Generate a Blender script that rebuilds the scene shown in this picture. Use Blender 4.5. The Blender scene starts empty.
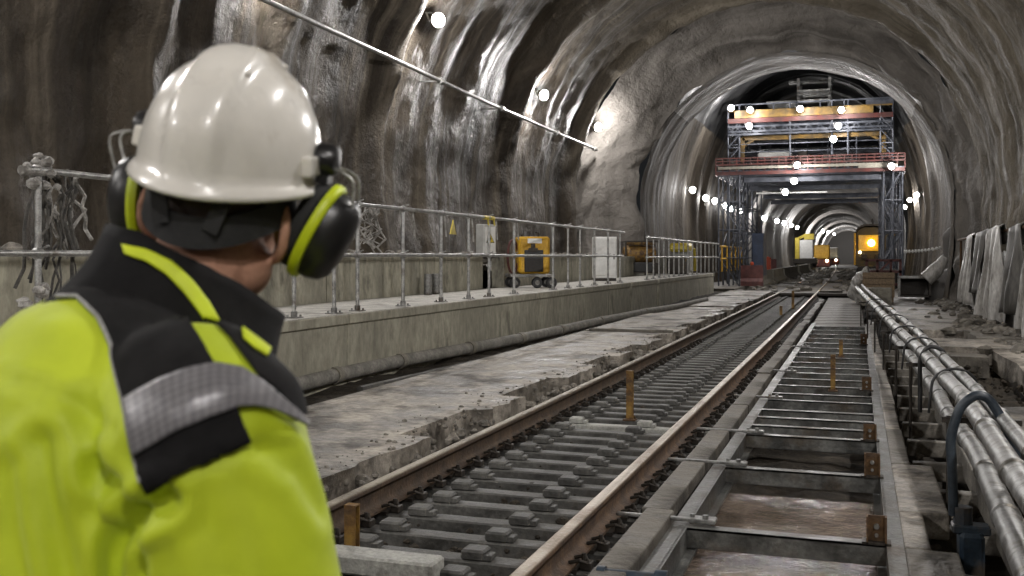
import bpy, bmesh, math, random
import numpy as np
from mathutils import Vector, Matrix, noise
from mathutils.bvhtree import BVHTree

random.seed(7)
RND = random.Random(11)
SC = bpy.context.scene
COL = SC.collection
PI = math.pi

# ---------------------------------------------------------------- camera model
FPX, XC, YH, CAMZ, YAW = 995.0, 512.0, 257.0, 1.43, math.atan2(858 - 512, 995.0)
CS, SN = math.cos(YAW), math.sin(YAW)
CAM = Vector((0, 0, CAMZ))


def ray(px, py):
    """direction (depth 1) of the line of sight measured at a place in the photograph"""
    a, b = (px - XC) / FPX, (YH - py) / FPX
    return Vector((a * CS - SN, a * SN + CS, b))


def at_z(px, py, z):
    d = ray(px, py)
    return CAM + d * ((z - CAMZ) / d.z)


def at_x(px, py, X):
    d = ray(px, py)
    return CAM + d * (X / d.x)


def at_d(px, py, D):
    d = ray(px, py)
    return CAM + d * (D / d.y)


def at_c(px, py, Z):
    return CAM + ray(px, py) * Z


def lin(r, g, b):
    """8-bit sRGB to linear"""
    f = lambda v: (v / 255 / 12.92) if v <= 10.3 else ((v / 255 + .055) / 1.055) ** 2.4
    return (f(r), f(g), f(b))


# ---------------------------------------------------------------- materials
def mat(name, c1, c2=None, scale=6.0, rough=.6, rough2=None, metal=0.0, bump=0.0, bscale=None, detail=5.0,
        stretch=(1, 1, 1), coord='Object', lo=.38, hi=.62, vary=0.0, spec=.5, c3=None, c3scale=2.0, c3lo=.55, c3hi=.7,
        bdist=.02, coat=0.0, sheen=0.0, grime=.35, gscale=None):
    m = bpy.data.materials.new(name)
    m.use_nodes = True
    nt = m.node_tree
    N, L = nt.nodes, nt.links
    bs = N['Principled BSDF']
    bs.inputs['Metallic'].default_value = metal
    bs.inputs['Specular IOR Level'].default_value = spec
    if coat:
        bs.inputs['Coat Weight'].default_value = coat
        bs.inputs['Coat Roughness'].default_value = .12
    if sheen:
        bs.inputs['Sheen Weight'].default_value = sheen
    tc = N.new('ShaderNodeTexCoord')
    mp = N.new('ShaderNodeMapping')
    mp.inputs['Scale'].default_value = stretch
    L.new(tc.outputs[coord], mp.inputs['Vector'])
    ns = N.new('ShaderNodeTexNoise')
    ns.inputs['Scale'].default_value = scale
    ns.inputs['Detail'].default_value = detail
    ns.inputs['Roughness'].default_value = .6
    L.new(mp.outputs[0], ns.inputs['Vector'])
    c2 = c2 or c1
    rp = N.new('ShaderNodeValToRGB')
    rp.color_ramp.elements[0].position = lo
    rp.color_ramp.elements[1].position = hi
    rp.color_ramp.elements[0].color = (*c1, 1)
    rp.color_ramp.elements[1].color = (*c2, 1)
    L.new(ns.outputs['Fac'], rp.inputs['Fac'])
    out = rp.outputs['Color']
    if c3 is not None:
        n3 = N.new('ShaderNodeTexNoise')
        n3.inputs['Scale'].default_value = c3scale
        n3.inputs['Detail'].default_value = 6
        n3.inputs['Roughness'].default_value = .65
        L.new(mp.outputs[0], n3.inputs['Vector'])
        mr3 = N.new('ShaderNodeMapRange')
        mr3.inputs['From Min'].default_value = c3lo
        mr3.inputs['From Max'].default_value = c3hi
        L.new(n3.outputs['Fac'], mr3.inputs['Value'])
        mx = N.new('ShaderNodeMixRGB')
        mx.inputs['Color2'].default_value = (*c3, 1)
        L.new(mr3.outputs[0], mx.inputs['Fac'])
        L.new(out, mx.inputs['Color1'])
        out = mx.outputs[0]
    if grime:
        n4 = N.new('ShaderNodeTexNoise')
        n4.inputs['Scale'].default_value = gscale or scale * 6
        n4.inputs['Detail'].default_value = 8
        n4.inputs['Roughness'].default_value = .7
        L.new(mp.outputs[0], n4.inputs['Vector'])
        mr4 = N.new('ShaderNodeMapRange')
        mr4.inputs['From Min'].default_value = .3
        mr4.inputs['From Max'].default_value = .7
        mr4.inputs['To Min'].default_value = 1 - grime
        mr4.inputs['To Max'].default_value = 1 + grime
        L.new(n4.outputs['Fac'], mr4.inputs['Value'])
        vm = N.new('ShaderNodeVectorMath')
        vm.operation = 'SCALE'
        L.new(out, vm.inputs[0])
        L.new(mr4.outputs[0], vm.inputs['Scale'])
        out = vm.outputs[0]
    if vary:
        oi = N.new('ShaderNodeObjectInfo')
        mr = N.new('ShaderNodeMapRange')
        mr.inputs['To Min'].default_value = 1 - vary
        mr.inputs['To Max'].default_value = 1 + vary
        L.new(oi.outputs['Random'], mr.inputs['Value'])
        hs = N.new('ShaderNodeHueSaturation')
        L.new(mr.outputs[0], hs.inputs['Value'])
        L.new(out, hs.inputs['Color'])
        out = hs.outputs[0]
    L.new(out, bs.inputs['Base Color'])
    if rough2 is None:
        bs.inputs['Roughness'].default_value = rough
    else:
        mr = N.new('ShaderNodeMapRange')
        mr.inputs['From Min'].default_value = lo
        mr.inputs['From Max'].default_value = hi
        mr.inputs['To Min'].default_value = rough
        mr.inputs['To Max'].default_value = rough2
        L.new(ns.outputs['Fac'], mr.inputs['Value'])
        L.new(mr.outputs[0], bs.inputs['Roughness'])
    if bump:
        nb = N.new('ShaderNodeTexNoise')
        nb.inputs['Scale'].default_value = bscale or scale * 3
        nb.inputs['Detail'].default_value = 6
        nb.inputs['Roughness'].default_value = .62
        L.new(mp.outputs[0], nb.inputs['Vector'])
        bp = N.new('ShaderNodeBump')
        bp.inputs['Strength'].default_value = bump
        bp.inputs['Distance'].default_value = bdist
        L.new(nb.outputs['Fac'], bp.inputs['Height'])
        L.new(bp.outputs[0], bs.inputs['Normal'])
    return m


def emit(name, col, strength):
    m = bpy.data.materials.new(name)
    m.use_nodes = True
    bs = m.node_tree.nodes['Principled BSDF']
    bs.inputs['Base Color'].default_value = (*col, 1)
    bs.inputs['Emission Color'].default_value = (*col, 1)
    bs.inputs['Emission Strength'].default_value = strength
    return m


# ---------------------------------------------------------------- mesh builder
class MB:
    def __init__(self):
        self.v, self.f = [], []

    def add(self, vs, fs):
        b = len(self.v)
        self.v += [Vector(p) for p in vs]
        self.f += [tuple(b + i for i in q) for q in fs]
        return self

    def box(self, c, s, rz=0.0, rot=None, ch=0.0):
        """box of size s centred on c; ch chamfers its four vertical-axis corners and rims"""
        hx, hy, hz = s[0] / 2, s[1] / 2, s[2] / 2
        M = rot if rot is not None else Matrix.Rotation(rz, 3, 'Z')
        if ch <= 0:
            vs = [(x, y, z) for z in (-hz, hz) for x, y in ((-hx, -hy), (hx, -hy), (hx, hy), (-hx, hy))]
            fs = [(3, 2, 1, 0), (4, 5, 6, 7), (0, 1, 5, 4), (1, 2, 6, 5), (2, 3, 7, 6), (3, 0, 4, 7)]
        else:
            ch = min(ch, hx * .9, hy * .9, hz * .9)

            def ring(x, y, z, k):
                return [(-x + k, -y, z), (x - k, -y, z), (x, -y + k, z), (x, y - k, z), (x - k, y, z), (-x + k, y, z), (-x, y - k, z), (-x, -y + k, z)]
            vs = ring(hx - ch, hy - ch, -hz, ch * .4) + ring(hx, hy, -hz + ch, ch) + ring(hx, hy, hz - ch, ch) + ring(hx - ch, hy - ch, hz, ch * .4)
            fs = [tuple(range(7, -1, -1)), tuple(range(24, 32))]
            for r in range(3):
                for i in range(8):
                    j = (i + 1) % 8
                    fs.append((r * 8 + i, r * 8 + j, r * 8 + 8 + j, r * 8 + 8 + i))
        C_ = Vector(c)
        return self.add([M @ Vector(p) + C_ for p in vs], fs)

    def bar(self, a, b, w, h, up=(0, 0, 1)):
        """rectangular bar from a to b, w across, h along up"""
        a, b = Vector(a), Vector(b)
        d = b - a
        y = d.normalized()
        u = Vector(up)
        x = y.cross(u)
        if x.length < 1e-6:
            x = Vector((1, 0, 0))
        x.normalize()
        z = x.cross(y)
        M = Matrix((x, y, z)).transposed()
        return self.box((a + b) / 2, (w, d.length, h), rot=M)

    def tube(self, pts, r, n=10, cap=True, closed=False):
        pts = [Vector(p) for p in pts]
        rs = r if isinstance(r, (list, tuple)) else [r] * len(pts)
        m = len(pts)
        ref = None
        vs, fs = [], []
        for i, p in enumerate(pts):
            if closed:
                t = pts[(i + 1) % m] - pts[i - 1]
            else:
                t = pts[min(i + 1, m - 1)] - pts[max(i - 1, 0)]
            t.normalize()
            if ref is None:
                ref = Vector((0, 0, 1)) if abs(t.z) < .9 else Vector((1, 0, 0))
            x = t.cross(ref)
            x.normalize()
            y = x.cross(t)
            ref = y
            for k in range(n):
                a = 2 * PI * k / n
                vs.append(p + (x * math.cos(a) + y * math.sin(a)) * rs[i])
        for i in range(m if closed else m - 1):
            j = (i + 1) % m
            for k in range(n):
                l = (k + 1) % n
                fs.append((i * n + k, i * n + l, j * n + l, j * n + k))
        if cap and not closed:
            fs.append(tuple(range(n - 1, -1, -1)))
            fs.append(tuple((m - 1) * n + k for k in range(n)))
        return self.add(vs, fs)

    def loft(self, rings, cap=True):
        n = len(rings[0])
        vs = [p for r in rings for p in r]
        fs = []
        for i in range(len(rings) - 1):
            for k in range(n):
                l = (k + 1) % n
                fs.append((i * n + k, i * n + l, (i + 1) * n + l, (i + 1) * n + k))
        if cap:
            fs.append(tuple(range(n - 1, -1, -1)))
            fs.append(tuple((len(rings) - 1) * n + k for k in range(n)))
        return self.add(vs, fs)

    def lathe(self, prof, c, axis=(0, 0, 1), n=20):
        """prof: list of (radius, height along axis)"""
        ax = Vector(axis).normalized()
        ref = Vector((0, 0, 1)) if abs(ax.z) < .9 else Vector((1, 0, 0))
        x = ax.cross(ref).normalized()
        y = ax.cross(x)
        c = Vector(c)
        rings = [[c + ax * h + (x * math.cos(2 * PI * k / n) + y * math.sin(2 * PI * k / n)) * max(r, 1e-4) for k in range(n)] for r, h in prof]
        return self.loft(rings)

    def prism(self, poly, a, b, frame):
        """2-D polygon swept from parameter a to b; frame(u, v, t) gives the point"""
        n = len(poly)
        vs = [frame(u, v, a) for u, v in poly] + [frame(u, v, b) for u, v in poly]
        fs = [tuple(range(n - 1, -1, -1)), tuple(range(n, 2 * n))]
        for i in range(n):
            j = (i + 1) % n
            fs.append((i, j, n + j, n + i))
        return self.add(vs, fs)

    def ball(self, c, r, n=10, m=7):
        if not isinstance(r, (list, tuple)):
            r = (r, r, r)
        c = Vector(c)
        rings = []
        for i in range(m + 1):
            t = PI * min(max(i / m, .02), .98)
            rings.append([c + Vector((r[0] * math.sin(t) * math.cos(2 * PI * k / n), r[1] * math.sin(t) * math.sin(2 * PI * k / n), -r[2] * math.cos(t))) for k in range(n)])
        return self.loft(rings)

    def rock(self, c, r, seed=0, n=7, m=5, flat=.7):
        c = Vector(c)
        rr = random.Random(seed)
        rings = []
        off = Vector((rr.random() * 50, rr.random() * 50, rr.random() * 50))
        for i in range(m + 1):
            t = PI * min(max(i / m, .06), .94)
            ring = []
            for k in range(n):
                d = Vector((math.sin(t) * math.cos(2 * PI * k / n), math.sin(t) * math.sin(2 * PI * k / n), -math.cos(t)))
                q = 1 + .55 * noise.noise(d * 1.3 + off)
                ring.append(c + Vector((d.x, d.y * .85, d.z * flat)) * r * q)
            rings.append(ring)
        return self.loft(rings)

    def build(self, name, m, parent=None, smooth=False, local=False, origin=None, bevel=0.0, angle=40):
        me = bpy.data.meshes.new(name)
        if parent is not None:
            off = Vector((0, 0, 0)) if local else wloc(parent)
        elif origin is not None:
            off = Vector(origin)
        elif local:
            off = Vector((0, 0, 0))
        else:
            lo = [min(p[i] for p in self.v) for i in range(3)]
            hi = [max(p[i] for p in self.v) for i in range(3)]
            off = Vector(((lo[0] + hi[0]) / 2, (lo[1] + hi[1]) / 2, lo[2]))
        me.from_pydata([p - off for p in self.v], [], self.f)
        me.validate()
        bm = bmesh.new()
        bm.from_mesh(me)
        bmesh.ops.recalc_face_normals(bm, faces=bm.faces)
        bm.to_mesh(me)
        bm.free()
        ms = m if isinstance(m, (list, tuple)) else [m]
        for q in ms:
            me.materials.append(q)
        o = bpy.data.objects.new(name, me)
        COL.objects.link(o)
        if parent is not None:
            o.parent = parent
        elif not local or origin is not None:
            o.location = off
        if smooth:
            me.polygons.foreach_set('use_smooth', [True] * len(me.polygons))
            try:
                me.set_sharp_from_angle(angle=math.radians(angle))
            except Exception:
                pass
        if bevel:
            bv = o.modifiers.new('bevel', 'BEVEL')
            bv.width = bevel
            bv.segments = 2
            bv.limit_method = 'ANGLE'
            bv.angle_limit = math.radians(35)
        return o


def split_build(g, name, m, parent, **kw):
    """every separate piece of the builder becomes an object of its own"""
    par = list(range(len(g.v)))

    def find(i):
        while par[i] != i:
            par[i] = par[par[i]]
            i = par[i]
        return i
    for q in g.f:
        a = find(q[0])
        for i in q[1:]:
            par[find(i)] = a
    comp = {}
    for q in g.f:
        comp.setdefault(find(q[0]), []).append(q)
    out = []
    for fs in comp.values():
        ids = sorted({i for q in fs for i in q})
        mp = {i: k for k, i in enumerate(ids)}
        h = MB()
        h.v = [g.v[i] for i in ids]
        h.f = [tuple(mp[i] for i in q) for q in fs]
        out.append(h.build(name, m, parent, **kw))
    return out


def wloc(o):
    p = Vector((0, 0, 0))
    while o is not None:
        p += o.location
        o = o.parent
    return p


def tag(o, label=None, cat=None, group=None, kind=None):
    if label:
        o['label'] = label
    if cat:
        o['category'] = cat
    if group:
        o['group'] = group
    if kind:
        o['kind'] = kind
    return o


def struct(o, label=None):
    o['kind'] = 'structure'
    if label:
        o['label'] = label
        o['category'] = 'structure'
    return o


def thing(name, loc, label, cat, group=None, rz=0.0):
    o = bpy.data.objects.new(name, None)
    o.empty_display_size = .1
    COL.objects.link(o)
    o.location = loc
    o.rotation_euler = (0, 0, rz)
    return tag(o, label, cat, group)


def copy_tree(o, parent=None):
    c = o.copy()
    COL.objects.link(c)
    if parent is not None:
        c.parent = parent
    for ch in list(o.children):
        copy_tree(ch, c)
    return c


ORD = ['first', 'second', 'third', 'fourth', 'fifth', 'sixth', 'seventh', 'eighth', 'ninth', 'tenth', 'eleventh', 'twelfth', 'thirteenth', 'fourteenth', 'fifteenth', 'sixteenth', 'seventeenth', 'eighteenth', 'nineteenth', 'twentieth']

# ---------------------------------------------------------------- palette
M = {}
M['concrete'] = mat('concrete', (.135, .125, .10), (.22, .205, .17), 2.2, .75, .9, bump=.5, bscale=14, c3=(.05, .045, .036), c3scale=1.1, c3lo=.56, c3hi=.72)
M['concrete_wall'] = mat('concrete_wall', (.22, .21, .165), (.33, .315, .25), 1.6, .7, .9, bump=.35, bscale=20, stretch=(1, 1, .45), c3=(.035, .032, .026), c3scale=1.5, c3lo=.59, c3hi=.74)
M['deck'] = mat('deck_concrete', (.30, .29, .26), (.50, .48, .44), 3.5, .75, .9, bump=.5, bscale=22, c3=(.13, .12, .10), c3scale=1.3, c3lo=.55, c3hi=.7)
M['slab'] = mat('slab_concrete', (.10, .087, .069), (.39, .355, .305), 2.4, .36, .8, lo=.36, hi=.64, bump=.9, bscale=9, detail=9, c3=(.05, .041, .031), c3scale=1.7, c3lo=.47, c3hi=.62, grime=.5, bdist=.03)
M['slab_dark'] = mat('slab_dark', (.07, .062, .05), (.17, .155, .13), 1.8, .45, .85, bump=.9, bscale=10, detail=8, c3=(.03, .026, .02), c3scale=1.4, c3lo=.5, c3hi=.66, bdist=.03)
M['mud'] = mat('mud', (.018, .015, .011), (.05, .042, .032), 3.0, .8, .95, spec=.2, bump=1.0, bscale=12, detail=8, bdist=.04)
M['rubble'] = mat('rubble', (.08, .072, .06), (.23, .21, .18), 7, .8, .95, bump=.6, bscale=30)
M['galv'] = mat('galvanised', (.28, .28, .27), (.46, .46, .45), 14, .36, .55, metal=.8, bump=.12, bscale=50, c3=(.16, .14, .115), c3scale=5, c3lo=.56, c3hi=.7)
M['duct'] = mat('duct_steel', (.15, .15, .145), (.30, .30, .295), 6, .36, .55, metal=.7, bump=.15, bscale=40, stretch=(1, 1.6, 1), c3=(.09, .08, .065), c3scale=5, c3lo=.5, c3hi=.66)
M['galv_dark'] = mat('weathered_steel', (.16, .16, .155), (.30, .30, .29), 9, .35, .6, metal=.7, bump=.25, bscale=40, c3=(.08, .055, .035), c3scale=4, c3lo=.53, c3hi=.68)
M['steel'] = mat('frame_steel', (.06, .061, .058), (.145, .146, .138), 5, .34, .6, metal=.5, bump=.3, bscale=30, c3=(.075, .06, .045), c3scale=3, c3lo=.5, c3hi=.68)
M['sleeper'] = mat('sleeper_concrete', (.036, .035, .032), (.10, .098, .09), 6, .5, .8, bump=.5, bscale=24, vary=.22, c3=(.04, .03, .022), c3scale=3, c3lo=.54, c3hi=.7)
M['sleeper_pale'] = mat('pale_sleeper', (.24, .24, .22), (.36, .36, .33), 6, .5, .8, bump=.4, bscale=24, c3=(.08, .07, .055), c3scale=4, c3lo=.58, c3hi=.72)
M['clip'] = mat('clip_iron', (.02, .017, .014), (.05, .042, .034), 20, .4, .7, metal=.4)
M['rust'] = mat('rust', (.05, .027, .012), (.115, .062, .021), 9, .7, .9, bump=.5, bscale=40, c3=(.06, .028, .014), c3scale=7, c3lo=.5, c3hi=.68)
M['yellow_rust'] = mat('yellow_rust', (.24, .14, .024), (.14, .07, .016), 12, .55, .85, bump=.4, bscale=40, c3=(.05, .026, .013), c3scale=9, c3lo=.44, c3hi=.62)
M['yellow'] = mat('yellow_paint', (.50, .29, .015), (.38, .21, .012), 5, .4, .6, bump=.1, c3=(.16, .10, .03), c3scale=4, c3lo=.6, c3hi=.75)
M['lemon'] = mat('lemon_plastic', (.60, .48, .06), (.48, .37, .05), 5, .4, .6, grime=.15)
M['black'] = mat('black_rubber', (.010, .010, .011), (.022, .022, .023), 10, .45, .65, bump=.1)
M['hose'] = mat('blue_black_hose', (.012, .018, .026), (.03, .042, .055), 10, .35, .5, bump=.1)
M['blue_steel'] = mat('blue_steel', (.014, .026, .042), (.035, .052, .07), 8, .4, .6, c3=(.04, .03, .02), c3scale=6, c3lo=.48, c3hi=.62)
M['white'] = mat('white_enamel', (.62, .62, .60), (.74, .74, .72), 4, .35, .5, grime=.08, c3=(.3, .28, .24), c3scale=3, c3lo=.62, c3hi=.78)
M['grey_paint'] = mat('grey_enamel', (.36, .36, .34), (.46, .46, .44), 4, .4, .6, grime=.1, c3=(.18, .16, .13), c3scale=4, c3lo=.6, c3hi=.75)
M['red'] = mat('red_paint', (.085, .016, .012), (.05, .013, .011), 6, .5, .7)
M['orange'] = mat('orange_plastic', (.42, .055, .014), (.32, .045, .013), 6, .4, .6)
M['blue_sheet'] = mat('blue_sheeting', (.018, .028, .055), (.035, .05, .09), 3, .5, .7, bump=.5, bscale=6)
M['timber'] = mat('timber', (.11, .075, .045), (.22, .16, .10), 4, .7, .9, stretch=(6, 1, 6), bump=.4)
M['dust_cable'] = mat('dusty_cable', (.16, .15, .135), (.42, .41, .39), 12, .7, .9, bump=.5, bscale=30)
M['dark_cable'] = mat('dark_cable', (.03, .028, .025), (.10, .095, .085), 12, .6, .8, bump=.3)
M['plastic'] = mat('plastic_sheet', (.26, .25, .23), (.48, .47, .45), 3, .25, .5, stretch=(1, 1, .35), bump=.5, bscale=9, c3=(.10, .09, .075), c3scale=1.6, c3lo=.5, c3hi=.68)
M['dark_sheet'] = mat('dark_sheet', (.03, .028, .024), (.10, .095, .085), 4, .35, .6, stretch=(1, 1, .3), bump=.5, bscale=9)
M['lamp_lens'] = emit('lamp_lens', (1.0, .97, .95), 60)
M['amber'] = emit('amber_lamp', (1.0, .62, .12), 22)
M['warm_lens'] = emit('warm_lens', (1.0, .80, .45), 25)

# ================================================================= THE SETTING
def wall_material(name, dark, mid, light, wet=.35, dry=.8, bump=1.0, bdist=.075, to=None, over=(7.0, 13.5)):
    """sprayed concrete: stains and drips run along the arc (UV u = arc length, v = distance)"""
    m = bpy.data.materials.new(name)
    m.use_nodes = True
    nt = m.node_tree
    N, L = nt.nodes, nt.links
    bs = N['Principled BSDF']
    uv = N.new('ShaderNodeUVMap')
    bs.inputs['Specular IOR Level'].default_value = .38

    def nz(su, sv, scale, detail=6, rough=.6, dist=0.0):
        mp = N.new('ShaderNodeMapping')
        mp.inputs['Scale'].default_value = (su, sv, 1)
        L.new(uv.outputs[0], mp.inputs['Vector'])
        n = N.new('ShaderNodeTexNoise')
        n.inputs['Scale'].default_value = scale
        n.inputs['Detail'].default_value = detail
        n.inputs['Roughness'].default_value = rough
        n.inputs['Distortion'].default_value = dist
        L.new(mp.outputs[0], n.inputs['Vector'])
        return n.outputs['Fac']

    def rng(v, a, b, c=0.0, d=1.0):
        r = N.new('ShaderNodeMapRange')
        for k, x in zip(('From Min', 'From Max', 'To Min', 'To Max'), (a, b, c, d)):
            r.inputs[k].default_value = x
        L.new(v, r.inputs['Value'])
        return r.outputs[0]

    def mix(f, a, b):
        x = N.new('ShaderNodeMixRGB')
        for s, v in ((x.inputs['Fac'], f), (x.inputs['Color1'], a), (x.inputs['Color2'], b)):
            if isinstance(v, tuple):
                s.default_value = (*v, 1)
            else:
                L.new(v, s)
        return x.outputs[0]
    if to:                                    # paler crown and right side: the light there is put into the colour
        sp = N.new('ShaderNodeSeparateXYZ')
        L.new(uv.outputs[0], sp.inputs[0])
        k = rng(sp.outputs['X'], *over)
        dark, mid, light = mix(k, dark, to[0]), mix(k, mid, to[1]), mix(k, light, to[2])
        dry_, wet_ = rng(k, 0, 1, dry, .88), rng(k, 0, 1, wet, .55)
    big = nz(.16, .75, 1.0, 8, .66, .4)
    streak = nz(.09, 2.6, 1.0, 7, .6)
    fine = nz(1, 1, 7.0, 8, .7)
    col = mix(rng(big, .40, .60), dark, mid)
    col = mix(rng(streak, .53, .70, 0, .75), col, light)
    col = mix(rng(fine, .50, .72, 0, .5), col, dark)
    patch = nz(.5, .5, .9, 6, .6)
    col = mix(rng(patch, .56, .70, 0, .5), col, light)
    L.new(col, bs.inputs['Base Color'])
    r_ = N.new('ShaderNodeMapRange')
    for k_, x in zip(('From Min', 'From Max', 'To Min', 'To Max'), (.42, .60, wet, dry)):
        r_.inputs[k_].default_value = x
    if to:
        L.new(wet_, r_.inputs['To Min'])
        L.new(dry_, r_.inputs['To Max'])
    L.new(streak, r_.inputs['Value'])
    L.new(r_.outputs[0], bs.inputs['Roughness'])
    lump = nz(1, 1.15, 3.6, 8, .68)
    add = N.new('ShaderNodeMath')
    add.operation = 'ADD'
    L.new(lump, add.inputs[0])
    L.new(rng(fine, 0, 1, 0, .5), add.inputs[1])
    bp = N.new('ShaderNodeBump')
    bp.inputs['Strength'].default_value = bump
    bp.inputs['Distance'].default_value = bdist
    L.new(add.outputs[0], bp.inputs['Height'])
    L.new(bp.outputs[0], bs.inputs['Normal'])
    return m


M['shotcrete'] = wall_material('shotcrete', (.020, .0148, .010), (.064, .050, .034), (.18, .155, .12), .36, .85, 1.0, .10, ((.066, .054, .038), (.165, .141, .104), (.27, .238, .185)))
M['shotcrete_right'] = wall_material('shotcrete_pale', (.12, .102, .076), (.20, .175, .137), (.28, .25, .20), .5, .85, .6)
M['shotcrete_roof'] = wall_material('shotcrete_roof', (.066, .054, .038), (.165, .141, .104), (.27, .238, .185), .55, .88, .9)
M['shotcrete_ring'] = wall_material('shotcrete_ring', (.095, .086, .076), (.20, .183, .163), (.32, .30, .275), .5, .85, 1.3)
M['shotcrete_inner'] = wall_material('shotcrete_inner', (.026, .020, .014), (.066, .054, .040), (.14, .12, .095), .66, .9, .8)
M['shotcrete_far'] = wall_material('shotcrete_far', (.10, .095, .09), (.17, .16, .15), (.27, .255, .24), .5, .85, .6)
M['membrane_unlit'] = mat('unlit_membrane', (.008, .008, .009), (.02, .02, .02), 3, .5, .7, bump=.3)  # near-black colour stands in for the unlit crown and headwall

LEG = .62


def prof(phi, cx, cz, R, H):
    """section of the tunnel: half ellipse over nearly straight legs -> x, z, inward normal"""
    if 0 <= phi <= PI:
        c, s = math.cos(phi), math.sin(phi)
        return cx + R * c, cz + H * s, -c, -s
    u = (-phi if phi < 0 else phi - PI) / LEG
    sgn = 1 if phi < 0 else -1
    return cx + sgn * R * (1 - .07 * u * u), cz * (1 - u) - .6 * u, -sgn, 0.0


def vault(names, D0, D1, step, cx, cz, R, H, disp, mats, da=.14, cuts=(2.45, .7)):
    """tunnel lining from D0 to D1, split into left wall, vault and right wall"""
    fn = lambda v, t: v if not callable(v) else v(t)
    nD = max(2, int(round((D1 - D0) / step)) + 1)
    Rm = fn(R, .5)
    nA = int((PI + 2 * LEG) * Rm / da) + 1
    P = np.zeros((nA, nD, 3))
    for i in range(nA):
        phi = PI + LEG - (PI + 2 * LEG) * i / (nA - 1)
        for j in range(nD):
            t = j / (nD - 1)
            D = D0 + (D1 - D0) * t
            x, z, nx, nz_ = prof(phi, fn(cx, t), fn(cz, t), fn(R, t), fn(H, t))
            d = disp(D, phi, x, z)
            P[i, j] = (x + nx * d, D, z + nz_ * d)
    du = np.gradient(P, axis=0)
    dv = np.gradient(P, axis=1)
    NN = np.cross(du, dv)
    NN /= np.linalg.norm(NN, axis=2, keepdims=True) + 1e-9
    if (NN[nA // 2, nD // 2, 2]) > 0:
        NN = -NN
    ph = [PI + LEG - (PI + 2 * LEG) * i / (nA - 1) for i in range(nA)]
    k1 = min(i for i in range(nA) if ph[i] < cuts[0])
    k2 = min(i for i in range(nA) if ph[i] < cuts[1])
    for name, a, b, m in zip(names, (0, k1, k2), (k1, k2, nA - 1), mats):
        me = bpy.data.meshes.new(name)
        n = b - a + 1
        vs = P[a:b + 1].reshape(-1, 3)
        idx = lambda i, j: i * nD + j
        fs = [(idx(i, j), idx(i, j + 1), idx(i + 1, j + 1), idx(i + 1, j)) for i in range(n - 1) for j in range(nD - 1)]
        me.from_pydata(vs.tolist(), [], fs)
        ul = me.uv_layers.new(name='UVMap')
        arc = Rm * (PI + 2 * LEG) / (nA - 1)
        uvs = []
        for q in fs:
            for v in q:
                uvs += [(a + v // nD) * arc, D0 + (D1 - D0) * (v % nD) / (nD - 1)]
        ul.data.foreach_set('uv', uvs)
        me.polygons.foreach_set('use_smooth', [True] * len(fs))
        me.normals_split_custom_set_from_vertices(NN[a:b + 1].reshape(-1, 3).tolist())
        me.materials.append(m)
        o = bpy.data.objects.new(name, me)
        COL.objects.link(o)
        struct(o)


ACX, ACZ, AR = -2.8, 3.3, 6.38


def to_vault(px, py, inset=.3, cx=ACX, cz=ACZ, R=AR, H=None):
    """where a line of sight meets the lining (inset from it)"""
    H = H or R
    d = ray(px, py)
    t, best = .5, None
    while t < 400:
        p = CAM + d * t
        dx, dz = p.x - cx, p.z - cz
        q = math.hypot(dx / (R - inset), dz / (H - inset)) if dz > 0 else abs(dx) / (R - inset)
        if q > 1:
            return p
        t += .02
    return p


LAMP_NEAR = [to_vault(437, 20), to_vault(543, 95), to_vault(597, 127)]
A_END = LAMP_NEAR[2].y + .55
RIBS = [(p.y - .85, .34, .42) for p in LAMP_NEAR]
RIBS += [(LAMP_NEAR[0].y - 7.7, .3, .5), (LAMP_NEAR[0].y - 3.6, .10, .6), (LAMP_NEAR[1].y - 3.4, .05, .6), (-3, .25, .6), (3.4, .2, .6)]


def disp_near(D, phi, x, z):
    s = phi * AR
    w = .35 * noise.noise(Vector((s * .35, 3.1, D * .05)))
    left = min(1, max(0, (phi - .6) / 1.2))
    d = 0
    for r, a, wd in RIBS:
        q = (D + w - r) / wd
        if abs(q) < 4:
            d += a * math.exp(-q * q) * (.35 + .65 * left)
    d += .16 * noise.noise(Vector((s * .12, D * .55, 5)))
    d += .10 * noise.noise(Vector((s * .22, D * 1.5, 9)))
    d += .10 * noise.fractal(Vector((s * .9, D * 1.0, 1)), .9, 2.0, 5)
    return d - .05


def disp_ring(D, phi, x, z):
    s = phi * AR
    return .28 * noise.fractal(Vector((s * .45, D * .8, 21)), 1.0, 2.0, 5) + .06 * noise.noise(Vector((s * 2, D * 3, 2)))


def ribbed(period, first, amp, wd, lump):
    def f(D, phi, x, z):
        s = phi * 5.2
        w = .25 * noise.noise(Vector((s * .4, D * .03, 7)))
        q = ((D + w - first + period / 2) % period - period / 2) / wd
        return amp * math.exp(-q * q) + lump * noise.fractal(Vector((s * .5, D * .9, 4)), 1.0, 2.0, 3)
    return f


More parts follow.
